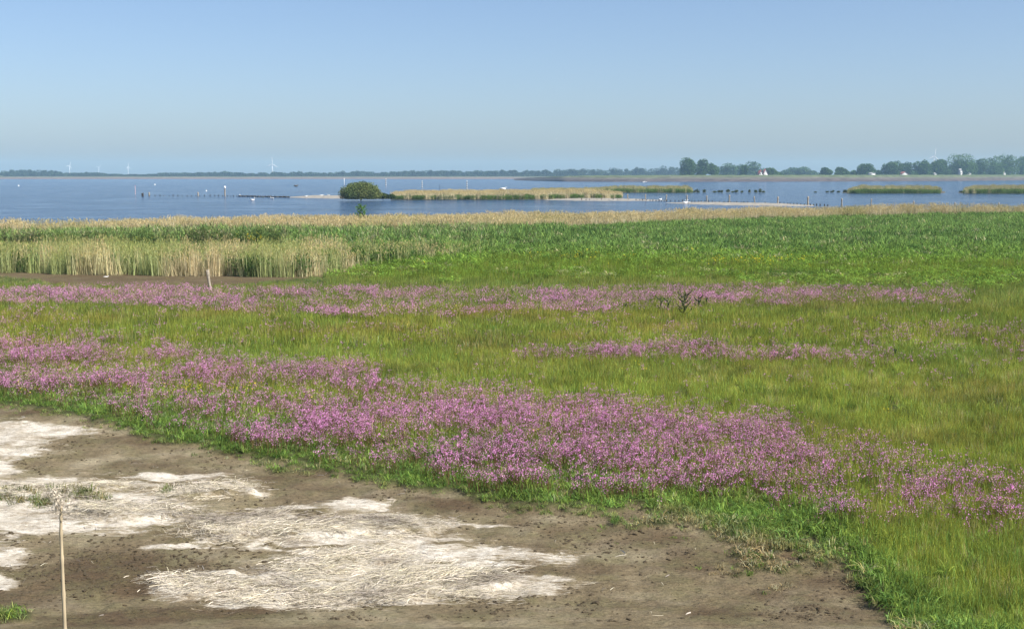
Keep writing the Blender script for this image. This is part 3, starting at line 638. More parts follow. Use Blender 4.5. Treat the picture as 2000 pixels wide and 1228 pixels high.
dn = 0.08 + 1.3 * sst(0.46, 0.64, fbm(x * 0.8, y * 0.8 + 5)) * np.clip(0.35 + np.exp(-((px - 1500) / 330) ** 2 - ((py - 1170) / 70) ** 2) + 0.5 * np.exp(-((px - 300) / 250) ** 2 - ((py - 1120) / 60) ** 2), 0, 1)
k = (sod(x, y) < 4) & (rng.random(len(x)) < dn) & (crust(x, y) < 0.25); x, y = x[k], y[k]; n = len(x)
scatter('mud_clods', [clod() for i in range(5)], np.stack([x, y, height(x, y)], 1), rng.integers(0, 5, n), (0.008 + 0.032 * rng.random(n) ** 3), rng.random(n) * 6.28, np.ones((n, 3)), 0.2,
        label='small dark mud clods strewn over the bare drying shore', cat='mud')

# ------------------------------------------------------------------ trees and bushes
def crown(C, RX, RY, RZ, n, leaf, col, lobes=9, rough=0.35, var=0.35, flatb=0.35, sd=0):
    """leaf faces spread through overlapping lobes"""
    L = []
    for i in range(lobes):
        a = rng.random() * 6.28; r = rng.random() ** 0.5 * 0.62; zz = rng.random() * 1.75 - 0.95
        q = math.sqrt(max(0.05, 1 - zz * zz * 0.8))
        L.append((C[0] + RX * r * math.cos(a) * q, C[1] + RY * r * math.sin(a) * q, C[2] + RZ * zz * 0.62, 0.38 + 0.2 * rng.random(), 0.75 + 0.5 * rng.random()))
    per = n // lobes; out = []
    for (lx, ly, lz, s, tn) in L:
        D = rng.normal(size=(per, 3)); D /= np.linalg.norm(D, axis=1)[:, None]
        rr = (1 - rough * rng.random(per) ** 1.6)[:, None]
        P = D * rr * np.array([RX, RY, RZ]) * s + np.array([lx, ly, lz])
        P += D * (0.14 * RZ * (vnoise(P[:, 0] * 1.3 + 9, P[:, 2] * 1.3) - 0.5))[:, None]
        P[:, 2] = np.maximum(P[:, 2], C[2] - RZ * (1 - flatb * rng.random(per) * 0.3))
        out.append(specks(P, leaf, np.array(col) * (0.85 + 0.3 * (tn - 0.75)), var, 0.25))
    return joinc(out)
def trunk(x0, h, r, spread, nb=5):
    pts = [(0, 0, -0.3), (0.02 * h, 0, h * 0.3), (-0.01 * h, 0.01 * h, h * 0.6), (0, 0, h * 0.95)]
    parts = [tube(pts, [r, r * 0.8, r * 0.55, r * 0.15], 7)]
    for i in range(nb):
        a = i * 2.4; z = h * (0.3 + 0.1 * i * 5 / nb); parts.append(tube([(0, 0, z), (math.cos(a) * spread * 0.4, math.sin(a) * spread * 0.4, z + h * 0.15), (math.cos(a) * spread * 0.75, math.sin(a) * spread * 0.75, z + h * 0.22)], [r * 0.45, r * 0.3, r * 0.1], 5))
    return join(parts)
def behind(px, off):
    return float(at(px, float(BP(px)), WL)[1]) + off
def tree(name, label, cat, px, wpx, top, d, base=3.0, col=(0.055, 0.095, 0.035), n=2600, leaf=0.62, group=None, lobes=11, skirt=0.12):
    d = max(d, behind(px, 115)); p = atd(px, d, base); ztop = float(zof(top, d)); half = wpx / 2 / FPX * d; h = ztop - base
    t = empty(name, (p[0], p[1], base)); tag(t, label, cat, group)
    hc = h * (1 - skirt) / 2; cz = h - hc
    cr = crown((0, 0, cz), half * 1.32, half * 0.95, hc * 1.1, n, leaf, col, lobes)
    link('crown', npmesh('crown', cr[0], cr[1], M_leaf, {'var': cr[2]}), t)
    V, F = trunk(0, h * 0.8, 0.035 * h, half * 0.8); link('trunk', npmesh('trunk', V, F, M_bark, smooth=True), t)
    return t
DG, MG, BG = (0.075, 0.140, 0.034), (0.095, 0.170, 0.042), (0.075, 0.135, 0.045)
G1 = 'trees behind the dyke on the right'
TREES = [
 (1345.5, 31, 309, 1330, DG, 'broad dark tree, leftmost of the tall trio left of the red roofed house', 14),
 (1371, 22, 311, 1345, DG, 'dark tree with a narrow pointed top in the middle of the trio', 11),
 (1393, 21, 319, 1325, DG, 'lowest round tree at the right end of the tall trio', 9),
 (1420, 40, 318, 1750, BG, 'hazy broad tree just right of the tall trio', 10), (1447, 36, 317, 1800, BG, 'hazy tree in the middle of the group behind the narrow dark tree', 10), (1475, 36, 316.5, 1780, BG, 'hazy round tree left above the red roofed house', 10),
 (1453, 11, 324, 1340, DG, 'small narrow dark tree in front of the hazy group', 6),
 (1508, 31, 323, 1340, MG, 'round green tree touching the right side of the red roofed house', 11),
 (1546, 40, 327, 1900, BG, 'pale hazy low tree right of the round green tree', 8), (1578, 38, 326, 1900, BG, 'pale hazy tree with a low flat crown halfway to the dark single trees', 8),
 (1610, 26, 327, 1420, DG, 'low dark tree at the left of a pair with a gap', 8), (1641, 24, 325, 1450, DG, 'low dark tree with a ragged crown, right one of the pair', 8), (1662, 18, 330, 1500, MG, 'smallest bushy tree left beside the round free standing tree', 6),
 (1688, 34, 318, 1330, DG, 'free standing round dark tree left of the low white barn', 11), (1715, 24, 329, 1500, BG, 'low hazy bush like tree directly behind the white barn', 7),
 (1743, 35, 316, 1340, DG, 'round dark tree between the white barn and the low red roof', 11), (1766, 26, 318.5, 1600, BG, 'hazy tree rising behind the low red roof', 8),
 (1790, 40, 313, 1400, DG, 'wide dark tree right above the low red roof', 12), (1806, 24, 311, 1500, BG, 'hazy tree just left of the wind turbine on the right', 8), (1826, 34, 313, 1420, DG, 'dark tree under the wind turbine on the right', 11),
 (1871, 58, 300, 1480, MG, 'very broad tall tree with a domed crown right of the wind turbine', 14), (1872, 38, 315, 1400, DG, 'lower dark tree standing in front of the broad domed tree', 10), (1842, 26, 314, 1440, DG, 'small tree at the left foot of the broad domed tree', 8),
 (1915, 30, 311, 1450, DG, 'lower dark tree just right of the broad domed tree', 10), (1937, 40, 304, 1440, MG, 'tall rounded tree left of the tallest tree', 12), (1969, 44, 297.5, 1440, MG, 'tallest tree of the right hand wood', 14),
 (1998, 30, 300, 1460, MG, 'tall tree cut by the right edge of the picture', 12), (2040, 50, 302, 1480, MG, 'tall tree standing outside beyond the right edge', 10), (1955, 26, 318, 1400, DG, 'low dark tree at the foot of the tallest tree', 8), (1896, 26, 318, 1410, DG, 'low dark tree beside the white farm shed', 8)]
for (px, wp, tp, d, col, lab, lb) in TREES:
    if px > 2035: continue
    hz = d > 1550
    tree('tree', lab, 'tree', px, wp, tp, d, 3.0, col, 2400 if hz else 5200, 1.3 if hz else 0.95, G1, lb, -0.10)
# far wood: nobody could count it
def wood(name, label, spans, n_each, leaf, col):
    parts = []
    for (px, d, wp, tp, base) in spans:
        p = atd(px, d, base); half = wp / 2 / FPX * d; h = float(zof(tp, d)) - base; hc = h / 2
        parts.append(crown((p[0], p[1], base + hc), half * 1.1, half, hc * 1.15, n_each, leaf, np.array(col) * (0.8 + 0.4 * rng.random()), 5, 0.5, 0.3))
    P = joinc(parts); o = link(name, npmesh(name, P[0], P[1], M_leaf, {'var': P[2]})); return tag(o, label, 'wood', kind='stuff')
TOPL = curve([(150, 337), (185, 338.5), (260, 340), (330, 338.5), (400, 337.5), (440, 335.5), (475, 336), (500, 340), (530, 335), (560, 338), (610, 335.5), (640, 338), (700, 334.5), (760, 336), (800, 333.5), (850, 334), (1000, 333), (1080, 332.5), (1110, 329.5), (1140, 331.5), (1200, 330.5), (1270, 327.5), (1340, 326), (1360, 330)])
sp = []
px = 150
while px < 1345:
    wpx = 9 + 12 * rng.random(); sp.append((px, 2400 + 60 * rng.random(), wpx * 1.35, float(TOPL(px)) + rng.normal() * 1.0, 3.5)); px += wpx * 0.5
px = 150
while px < 1345: sp.append((px, 2390, 14, 341.0, 3.0)); px += 6
wood('far_wood', 'long low hazy line of trees on the far side of the lake', sp, 560, 1.5, (0.055, 0.085, 0.045))
sp = []
for i in range(150):
    px = -260 + 430 * rng.random(); hill = float(np.interp(px, [-400, -100, 20, 75, 110, 140, 175], [329, 330, 330.5, 330.5, 333, 336, 339]))
    k = rng.random(); sp.append((px, 2395 + 140 * k, 14 + 8 * rng.random(), hill + (1 - k) * 8 + rng.normal() * 0.25, 3.5))
wood('hill_wood', 'hazy wood covering the low hill at the far left', sp, 520, 1.5, (0.055, 0.085, 0.045))
sp = [(px, behind(px, 96) + 12 * rng.random(), 10, 340.2 + rng.random(), 3.0) for px in np.arange(1400, 2060, 5)]
wood('dyke_scrub', 'low scrub line behind the crest of the dyke', sp, 60, 0.8, (0.07, 0.11, 0.045))

def dome(half, h, n, leaf, col, lobes):
    out = []; per = n // lobes
    for i in range(lobes):
        a = i * 2.4; r = math.sqrt((i + 0.5) / lobes) * 0.84; s = 0.19 + 0.15 * rng.random()
        zc = h * (0.86 * math.sqrt(max(0, 1 - (r / 0.93) ** 2)) - 0.17)
        for zz in ([zc] if zc < h * 0.4 else [zc, zc * 0.45]):
            D = rng.normal(size=(per, 3)); D /= np.linalg.norm(D, axis=1)[:, None]; rr = (1 - 0.5 * rng.random(per) ** 1.6)[:, None]
            P = D * rr * np.array([half * s * 1.35, half * s * 1.3, h * s * 1.05]) + np.array([half * r * math.cos(a), half * r * math.sin(a) * 0.9, zz])
            P = P[P[:, 2] > 0.02]
            out.append(specks(P, leaf, np.array(col) * (0.8 + 0.4 * rng.random()) * np.array([1 + 0.25 * rng.random(), 1, 1]), 0.35, 0.25))
    return joinc(out)
def bush(name, label, px, base_py, wpx, top, z=0.0, col=(0.04, 0.07, 0.022), n=9000, leaf=0.20, cat='bush', lobes=14):
    p = at(px, base_py, z); d = p[1]; half = wpx / 2 / FPX * d; h = float(zof(top, d)) - z
    t = empty(name, tuple(p)); tag(t, label, cat)
    parts = []
    cr = dome(half, h, n, leaf, col, lobes)
    V, F, c = cr
    link('crown', npmesh('crown', V, F, M_leaf, {'var': c}), t)
    ts = [tube([(0, 0, -0.2), (math.cos(a) * half * 0.3, math.sin(a) * half * 0.3, h * 0.35), (math.cos(a) * half * 0.6, math.sin(a) * half * 0.6, h * 0.62)], [0.03 * h, 0.022 * h, 0.008 * h], 6) for a in (0.3, 1.7, 2.9, 4.1, 5.3)]
    V, F = join(ts); link('stem', npmesh('stem', V, F, M_bark), t); return t
# ------------------------------------------------------------------ islands in the lake
M_sand = plain('island_sand', (0.27, 0.25, 0.21), 0.9, 0.35, 0.6)
M_peat = plain('island_bank', (0.10, 0.085, 0.05), 0.95, 0.3, 0.6)
def islet(name, outline, z, m, wob=0.0):
    """low bar: outline (px, front_py, back_py) at water level, raised to z inland"""
    xs = np.array([o[0] for o in outline], float); X = np.linspace(xs[0], xs[-1], max(24, int((xs[-1] - xs[0]) / 5)))
    fr = np.interp(X, xs, [o[1] for o in outline]); bk = np.interp(X, xs, [o[2] for o in outline])
    V = []
    for i, px in enumerate(X):
        a = at(px, fr[i] + wob * math.sin(px * 0.13) * 0.4 + wob * math.sin(px * 0.41) * 0.25, WL); b = at(px, bk[i] + wob * 0.3 * math.sin(px * 0.2 + 1), WL)
        for t, zz in ((-0.1, -0.5), (0.0, WL - 0.02), (0.25, WL + (z - WL) * 0.7), (0.5, z), (0.75, WL + (z - WL) * 0.7), (1.0, WL - 0.02), (1.1, -0.5)):
            q = a + (b - a) * t; e = min(1, 4 * min(i, len(X) - 1 - i) / len(X) + 0.05) if zz > WL else 1
            V.append((q[0], q[1], WL + (zz - WL) * e if zz > WL else zz))
    V = np.array(V); n = len(X); I = np.arange(n * 7).reshape(n, 7)
    F = np.stack([I[:-1, :-1], I[1:, :-1], I[1:, 1:], I[:-1, 1:]], -1).reshape(-1, 4)
    return tag(link(name, npmesh(name, V, [F], m, smooth=True)), kind='structure')
islet('sand_bar', [(558, 386.0, 385), (600, 386.8, 384.0), (665, 388.2, 383.4), (720, 388.6, 383.6), (775, 388.8, 384)], 0.32, M_sand, 0.5)
islet('reed_island_ground', [(740, 389.2, 382), (800, 390.0, 380), (1000, 390.0, 377), (1150, 388.6, 377), (1215, 387.4, 378)], 0.25, M_peat, 0.4)
islet('sand_bar', [(1040, 389.8, 388), (1100, 391.6, 386.5), (1150, 392.6, 386.8), (1220, 392.6, 388.6), (1300, 392.4, 391)], 0.06, M_sand, 0.6)
islet('sand_bar', [(1300, 396.6, 396), (1340, 398.6, 395), (1420, 401.0, 395.6), (1500, 402.2, 397.2), (1590, 403.5, 400)], 0.06, M_sand, 0.6)
islet('back_island_ground', [(1040, 376, 372), (1200, 376.4, 371), (1345, 376.6, 372), (1360, 376.3, 374.5)], 0.15, M_peat, 0.3)
islet('right_island_ground', [(1645, 377.0, 375.5), (1680, 377.8, 371), (1800, 377.8, 371), (1846, 377.3, 374)], 0.15, M_peat, 0.3)
islet('edge_island_ground', [(1872, 377.4, 376), (1900, 378.2, 370), (2050, 378.6, 370), (2200, 378.6, 371)], 0.15, M_peat, 0.3)
K_isl = [kind('island_reed', dry_reed(26, 0.8, 1.3, 1.9, 0.06), M_reed) for i in range(4)]
K_islg = [kind('island_green', green_reed(22, 0.7, 0.5, 1.0, 0.06), M_grass) for i in range(4)]
def island_plants(name, label, outline, hs, dens, green, tint=(0.55, 0.48, 0.30)):
    xs = [o[0] for o in outline]; n = int((xs[-1] - xs[0]) * dens); X = xs[0] + (xs[-1] - xs[0]) * rng.random(n)
    fr = np.interp(X, xs, [o[1] for o in outline]); bk = np.interp(X, xs, [o[2] for o in outline]); u = rng.random(n) ** 1.3
    P = np.array([at(X[i], fr[i] + (bk[i] - fr[i]) * u[i], 0.0) for i in range(n)]); P[:, 2] = -0.1
    g = (rng.random(n) < np.clip(green * np.where(u < 0.3, 1.8, 0.5) * (0.1 + 1.8 * fbm(P[:, 0] * 1.1, P[:, 1] * 0.3, 2)), 0, 1))
    idx = np.where(g, 4 + rng.integers(0, 4, n), rng.integers(0, 4, n))
    t = np.where(g[:, None], np.array((0.12, 0.19, 0.05))[None], np.array(tint)[None]) * (0.75 + 0.5 * rng.random(n))[:, None]
    H = np.interp(X, xs, hs) * (0.85 + 0.3 * fbm(P[:, 0] * 0.3, P[:, 1] * 0.05, 3)) * (0.85 + 0.3 * rng.random(n))
    H = np.where(g, H * 1.1, H)
    scatter(name, K_isl + K_islg, P, idx, np.stack([np.ones(n), np.ones(n), H], 1), rng.random(n) * 6.28, t, 0.04, label=label, cat='reeds')
island_plants('island_reeds', 'pale dry reeds with green fringe on the long island right of the round bush',
    [(768, 388.6, 384), (800, 389, 382), (1000, 389, 380), (1150, 387.4, 379.5), (1212, 386.5, 381)], [0.75, 0.95, 0.95, 1.05, 0.75], 5, 0.45)
island_plants('back_island_reeds', 'low green and straw reeds on the thin island behind the long one',
    [(1040, 375.5, 373), (1180, 375.8, 373), (1200, 375.8, 373), (1345, 375.8, 373.5), (1350, 375.6, 374.5)], [0.7, 0.9, 1.2, 1.2, 0.8], 3.0, 0.6, (0.42, 0.40, 0.20))
island_plants('right_island_reeds', 'green and straw reeds on the small island below the distant barns',
    [(1658, 377, 375), (1680, 377.2, 372.5), (1800, 377.2, 372.5), (1836, 377, 374)], [0.8, 1.25, 1.25, 1.0], 3.6, 0.75, (0.42, 0.40, 0.20))
island_plants('edge_island_reeds', 'green and straw reeds on the island running out of the right edge',
    [(1884, 377.4, 375.5), (1900, 377.6, 372.5), (2050, 377.8, 372), (2200, 377.8, 372)], [0.9, 1.3, 1.4, 1.4], 3.6, 0.7, (0.44, 0.41, 0.22))
def clump(px, py, wd, h, label):
    p = at(px, py, -0.15); parts = []
    c = crown((0, 0, h * 0.45), wd, wd * 0.8, h * 0.6, 260, 0.16, (0.06, 0.09, 0.03), 4, 0.6, 0.35); V = c[0].copy(); V[:, 2] = np.abs(V[:, 2])
    b = tinted(blades(26, wd * 0.7, h * 0.7, h * 1.15, 0.07, 0.3, 0.2, 2), (0.16, 0.16, 0.06))
    P = joinc([(V, c[1], c[2]), b]); return tag(link('reed_tuft', npmesh('reed_tuft', P[0], P[1], M_leaf, {'var': P[2]}), None, tuple(p)), label, 'reed tuft', 'small green tufts standing in the open water')
TU = [(1357, .9, 1.0), (1363, .9, 1.5), (1375, 1.0, 1.4), (1394, 1.3, .7), (1404, .8, .9), (1410, .7, 1.0), (1422, .9, 1.3), (1430, .8, .8), (1438, .9, 1.4), (1449, .8, .8), (1464, .7, 1.2), (1476, .8, 1.0), (1485, .9, 1.6), (1491, .8, 1.0), (1592, .9, .5), (1616, .9, .6), (1625, .9, 1.2), (1637, 1.0, .7), (1650, .9, 1.0), (1654, 1.0, 1.3), (1877, 1.0, 1.1)]
for (px, wd, h) in TU: clump(px, 376.4, wd, h, 'small dark green reed tuft standing in the open water between the islands')
bush('bush', 'big round dark green bush on the sand bar in the lake', 705, 389.0, 80, 353.5, 0.1, (0.12, 0.165, 0.05), 16000, 0.19, 'bush', 30)
bush('bush', 'low green bush at the foot of the big round bush', 748, 388.6, 26, 376, 0.1, (0.06, 0.10, 0.03), 1500, 0.16)
bush('bush', 'flat green bush next to the start of the island reeds', 764, 388.6, 18, 378, 0.1, (0.06, 0.10, 0.03), 1000, 0.16)
# sapling in the shore belt
p = at(706, 462, 0.0); t = empty('sapling', tuple(p)); tag(t, 'young leafy sapling sticking out of the pale shore reeds', 'sapling')
br = [tube([(0, 0, 0), (0.05, 0, 1.6), (0.0, 0.05, 3.0)], [0.035, 0.025, 0.008], 6)]; C = []
for i in range(16):
    a = i * 2.4; z = 1.6 + 1.3 * (i / 16); L = 0.62 * (1 - 0.35 * i / 16); e = np.array([math.cos(a) * L, math.sin(a) * L, z + 0.38])
    br.append(tube([(0, 0, z), tuple((e * np.array([.6, .6, 1]) - np.array([0, 0, .15]))), tuple(e)], [0.014, 0.009, 0.004], 5))
    for k in range(26): C.append(np.array([0, 0, z]) + (e - np.array([0, 0, z])) * (0.3 + 0.75 * rng.random()) + rng.normal(size=3) * 0.07)
V, F = join(br); link('trunk', npmesh('trunk', V, F, M_bark), t)
c = specks(np.array(C), 0.075, (0.12, 0.24, 0.045), 0.35, 0.3, k=2); link('crown', npmesh('crown', c[0], c[1], M_leaf, {'var': c[2]}), t)
for (px, py, wp, tp, lab) in ((983, 455, 30, 430, 'dark green bush in the pale shore reeds right of the sapling'), (948, 452, 16, 441, 'low green bush left of the dark one in the shore reeds')):
    bush('bush', lab, px, py, wp, tp, 0.0, (0.05, 0.10, 0.028), 900, 0.09, 'bush', 7)

# ------------------------------------------------------------------ posts, stakes, markers
M_wood = plain('weathered_wood', (0.30, 0.26, 0.20), 0.9, 0.35, 9); M_dark = plain('dark_wood', (0.045, 0.04, 0.035), 0.9, 0.3, 3)
M_white = plain('white_paint', (0.78, 0.78, 0.76), 0.6, 0.08, 2); M_black = plain('black_paint', (0.03, 0.03, 0.035), 0.6, 0.1, 2); M_redp = plain('red_paint', (0.45, 0.06, 0.05), 0.6, 0.1, 2)
def post_mesh(h, r, seg=9, lean=(0.0, 0.0), m=None):
    zs = np.linspace(-0.5, h, 9); P = [(lean[0] * z / h + 0.12 * r * math.sin(z * 5), lean[1] * z / h, z) for z in zs]
    V, F = tube(P, [r * (1 + 0.10 * math.sin(i * 2.1) + (0.05 * random.random())) for i in range(9)], seg)
    V = V + rng.normal(size=V.shape) * r * 0.05; k = 8 * seg; V[k:k + seg, 2] += (rng.random(seg) - 0.3) * r * 1.2
    return npmesh('post', V, F, m or M_wood)
p = at(412, 576, 0); z = 1.27
tag(link('wooden_post', post_mesh(1.24, 0.075, 12, (-0.14, 0.0)), None, tuple(p)), 'leaning weathered wooden post standing at the back of the flowers before the mud pan', 'post')
for (px, py, tp, r, lab) in ((304, 462, 430, 0.035, 'thin dark stake in the pale shore reeds at the left'), (1066, 460, 419, 0.04, 'thin dark stake in the pale shore reeds right of centre'),
                             (98, 598, 567, 0.012, 'thin dark dry stem standing in the left end of the upper flower belt')):
    p = at(px, py, 0); h = float(zof(tp, p[1])); tag(link('stake', post_mesh(h, r, 6, (0, 0), M_dark), None, tuple(p)), lab, 'stake')
ORD = ['first', 'second', 'third', 'fourth', 'fifth', 'sixth', 'seventh', 'eighth', 'ninth', 'tenth', 'eleventh', 'twelfth', 'thirteenth', 'fourteenth']
ROW = [(1226, 379.6, 390.6), (1260.5, 379.6, 391.6), (1300.6, 381, 392.4), (1341.7, 381.5, 393.3), (1380.7, 382.4, 394.0), (1424.6, 381.6, 394.8), (1473.7, 384, 396), (1519, 384.5, 399), (1577.8, 384.5, 401.2), (1643.8, 388, 403.5), (1701, 388.6, 405.5), (1784, 393, 408), (1865, 395.5, 411), (1950, 396, 414)]
for i, (px, tp, bp) in enumerate(ROW):
    p = at(px, bp, WL); h = float(zof(tp, p[1])) - WL; r = (0.30 if i in (8,) else 0.24 if i in (5, 7, 9) else 0.2) * p[1] / 430
    tag(link('mooring_post', post_mesh(h, r, 9, (0.05 * rng.normal(), 0)), None, tuple(p)), '%s weathered post from the left in the post row beside the right sand bar' % ORD[i], 'post', 'posts in a row crossing the shallow water on the right')
PR = curve([(1130, 391.5), (1226, 391.4), (1300, 393.0), (1420, 395.2), (1520, 399.4), (1620, 402.3)])
stub = [post_mesh(0.36, 0.12, 7, (0, 0), M_dark) for i in range(4)]
k = 0; px = 1136
while px < 1618:
    p = at(px, float(PR(px)), WL); o = link('short_stake', stub[k % 4], None, tuple(p)); o.scale = (1, 1, 0.5 + 0.6 * rng.random())
    tag(o, 'short dark stake stub in the dotted line between the tall posts on the right', 'stake', 'short stakes of the right breakwater'); k += 1; px += 4.6 + 4.5 * rng.random()
px = 292
PL = curve([(280, 383.6), (400, 383.2), (480, 384.2), (570, 386)])
while px < 470:
    p = at(px, float(PL(px)), WL); o = link('short_stake', stub[k % 4], None, tuple(p)); o.scale = (1, 1, 0.5 + 0.7 * rng.random())
    tag(o, 'short dark stake stub in the dotted line left of the long brushwood sill', 'stake', 'short stakes of the left breakwater'); k += 1; px += 5 + 7 * rng.random()
PP = [at(px, float(PL(px)) + 0.15 * math.sin(px * 0.7), WL) + np.array([0, 0, 0.10 + 0.05 * math.sin(px * 1.3)]) for px in np.arange(466, 566, 1.5)]
V, F = tube(PP, 0.22, 7); V = V + rng.normal(size=V.shape) * 0.05
tag(link('brushwood_sill', npmesh('brushwood_sill', V, F, M_dark)), 'long low dark brushwood sill running from the stakes to the sand bar', 'breakwater')
for (px, tp, bp, r, m, lab) in ((278.5, 377.7, 383.8, 0.33, M_dark, 'short thick black post at the left end of the dotted stake line'), (291.5, 375.8, 383.4, 0.2, M_wood, 'pale post just right of the short black one'),
                                (387, 375.8, 383.4, 0.2, M_wood, 'pale post in the middle of the dotted stake line on the left')):
    p = at(px, bp, WL); tag(link('mooring_post', post_mesh(float(zof(tp, p[1])) - WL, r, 9, (0, 0), m), None, tuple(p)), lab, 'post')
p = at(439.5, 383.2, WL); t = empty('marker_post', tuple(p)); tag(t, 'tall pale post with a white top, tallest on the left breakwater', 'post'); h = float(zof(363.5, p[1])) - WL
link('pole', post_mesh(h - 0.7, 0.2), t); V, F = tube([(0, 0, h - 0.72), (0, 0, h - 0.3), (0, 0, h)], [0.34, 0.34, 0.22], 10); link('top', npmesh('top', V, F, M_white), t)
for (px, tp, bp, a, b, r, lab) in ((672.4, 348, 364, M_white, M_white, 0.10, 'thin white marker pole behind the left edge of the round bush'), (753.8, 349.5, 364.4, M_white, M_black, 0.2, 'striped black and white marker pole just right of the round bush'),
                                (824.5, 353.5, 368.2, M_white, M_black, 0.2, 'striped marker pole above the left part of the island reeds'), (912, 353.2, 372, M_white, M_black, 0.2, 'striped marker pole above the middle of the island reeds, tallest striped one'),
                                (264.5, 362.5, 380, M_redp, M_white, 0.10, 'faint red marker pole above the left end of the stake line'), (859, 359.5, 373, M_dark, M_dark, 0.07, 'thin dark stick in the water between two striped poles')):
    p = at(px, bp, WL); t = empty('marker_pole', tuple(p)); tag(t, lab, 'marker pole', 'marker poles in the lake'); h = float(zof(tp, p[1])) - WL; n = 9; rr = r * p[1] / 500
    if a is b:
        V, F = tube([(0, 0, -0.3), (0, 0, h * 0.5), (0, 0, h)], rr, 8); link('pole', npmesh('pole', V, F, a), t); continue
    for i in range(n):
        V, F = tube([(0, 0, -0.3 + (h + 0.3) * i / n), (0, 0, -0.3 + (h + 0.3) * (i + 1) / n - 0.002)], rr, 8); m = b if i % 2 else a
        link('pale_band' if m is M_white else 'dark_band', npmesh('band', V, F, m), t)
def lathe(prof, seg=14):
    V, F = tube([(0, 0, z) for r, z in prof], [max(r, 1e-3) for r, z in prof], seg); return V, F
for (px, py, lab) in ((36.5, 363.5, 'small pale buoy floating alone at the far left'), (302.5, 361.5, 'white buoy floating farthest out above the black post'), (403, 373.5, 'white buoy left of the tall white topped post'), (468.5, 382.0, 'white buoy just behind the start of the dark sill')):
    p = at(px, py, WL); s = p[1] / 500 * 0.3; V, F = lathe([(0.1 * s, -0.6 * s), (0.8 * s, -0.2 * s), (1.0 * s, 0.3 * s), (0.75 * s, 0.9 * s), (0.3 * s, 1.2 * s), (0.12 * s, 1.8 * s), (0.02, 1.85 * s)])
    tag(link('buoy', npmesh('buoy', V, F, M_white, smooth=True), None, tuple(p)), lab, 'buoy', 'white buoys on the lake')

# ------------------------------------------------------------------ birds
M_swan = plain('white_feathers', (0.8, 0.79, 0.76), 0.8, 0.05, 2); M_grey = plain('grey_feathers', (0.35, 0.35, 0.36), 0.8, 0.1, 2); M_brownf = plain('brown_feathers', (0.10, 0.08, 0.06), 0.8, 0.2, 3)
def swan_mesh(m, neck=1.0):
    b = tube([(-0.75, 0, 0.32), (-0.5, 0, 0.3), (-0.15, 0, 0.26), (0.2, 0, 0.24), (0.48, 0, 0.28), (0.6, 0, 0.34)], [0.03, 0.17, 0.27, 0.27, 0.17, 0.08], 12)
    nk = tube([(0.45, 0, 0.25), (0.62, 0, 0.45), (0.55, 0, 0.45 + 0.25 * neck), (0.52, 0, 0.5 + 0.42 * neck), (0.66, 0, 0.52 + 0.5 * neck), (0.78, 0, 0.48 + 0.48 * neck), (0.92, 0, 0.44 + 0.44 * neck)], [0.1, 0.06, 0.05, 0.05, 0.075, 0.05, 0.02], 8)
    wg = [tube([(-0.72, s * 0.12, 0.42), (-0.3, s * 0.24, 0.42), (0.2, s * 0.2, 0.36)], [0.03, 0.09, 0.05], 8) for s in (-1, 1)]
    V, F = join([b, nk] + wg); return npmesh('bird', V, F, m, smooth=True)
def bird(name, cat, m, me, px, py, s, rz, lab, z=WL, dz=0):
    p = at(px, py, z); o = link(name, me, None, (p[0], p[1], p[2] + dz)); o.scale = (s,) * 3; o.rotation_euler = (0, 0, rz); tag(o, lab, cat, 'birds round the islands')
sw = swan_mesh(M_swan); gu = swan_mesh(M_swan, 0.25); co = swan_mesh(M_brownf, 0.3)
for a in ((493, 392.3, 0.8, 0.2, 'white swan swimming below the dark sill'), (531.5, 388.8, 0.7, 2.9, 'white swan swimming between the sill and the sand bar'), (1338, 397.8, 0.9, 0.3, 'left white swan of the two at the right sand bar'), (1343, 397.6, 0.8, 2.6, 'right white swan of the two at the right sand bar'),
          (1257, 356.8, 1.5, 0.1, 'distant white swan left of two close to the dyke'), (1261.5, 356.6, 1.4, 2.9, 'distant white swan right of two close to the dyke')): bird('swan', 'swan', M_swan, sw, *a)
for a in ((628, 385.2, .7, 0.4, 'white gull standing on the left half of the sand bar'), (642, 384.8, .7, 2.4, 'white gull standing on the sand bar nearer the bush'), (598, 386.6, .6, 0, 'white gull at the front tip of the sand bar'), (1290, 393.8, .8, 1, 'white gull resting at the water left of the right sand bar')): bird('gull', 'gull', M_swan, gu, *a, WL, 0.3)
bird('gull', 'gull', M_swan, gu, 207, 543, 0.2, 0.5, 'tiny white gull standing on the brown mud pan behind the flowers', -0.08, 0.0)
bird('duck', 'duck', M_brownf, co, 578, 364.5, 1.8, 0.2, 'dark duck swimming far out above the sand bar')
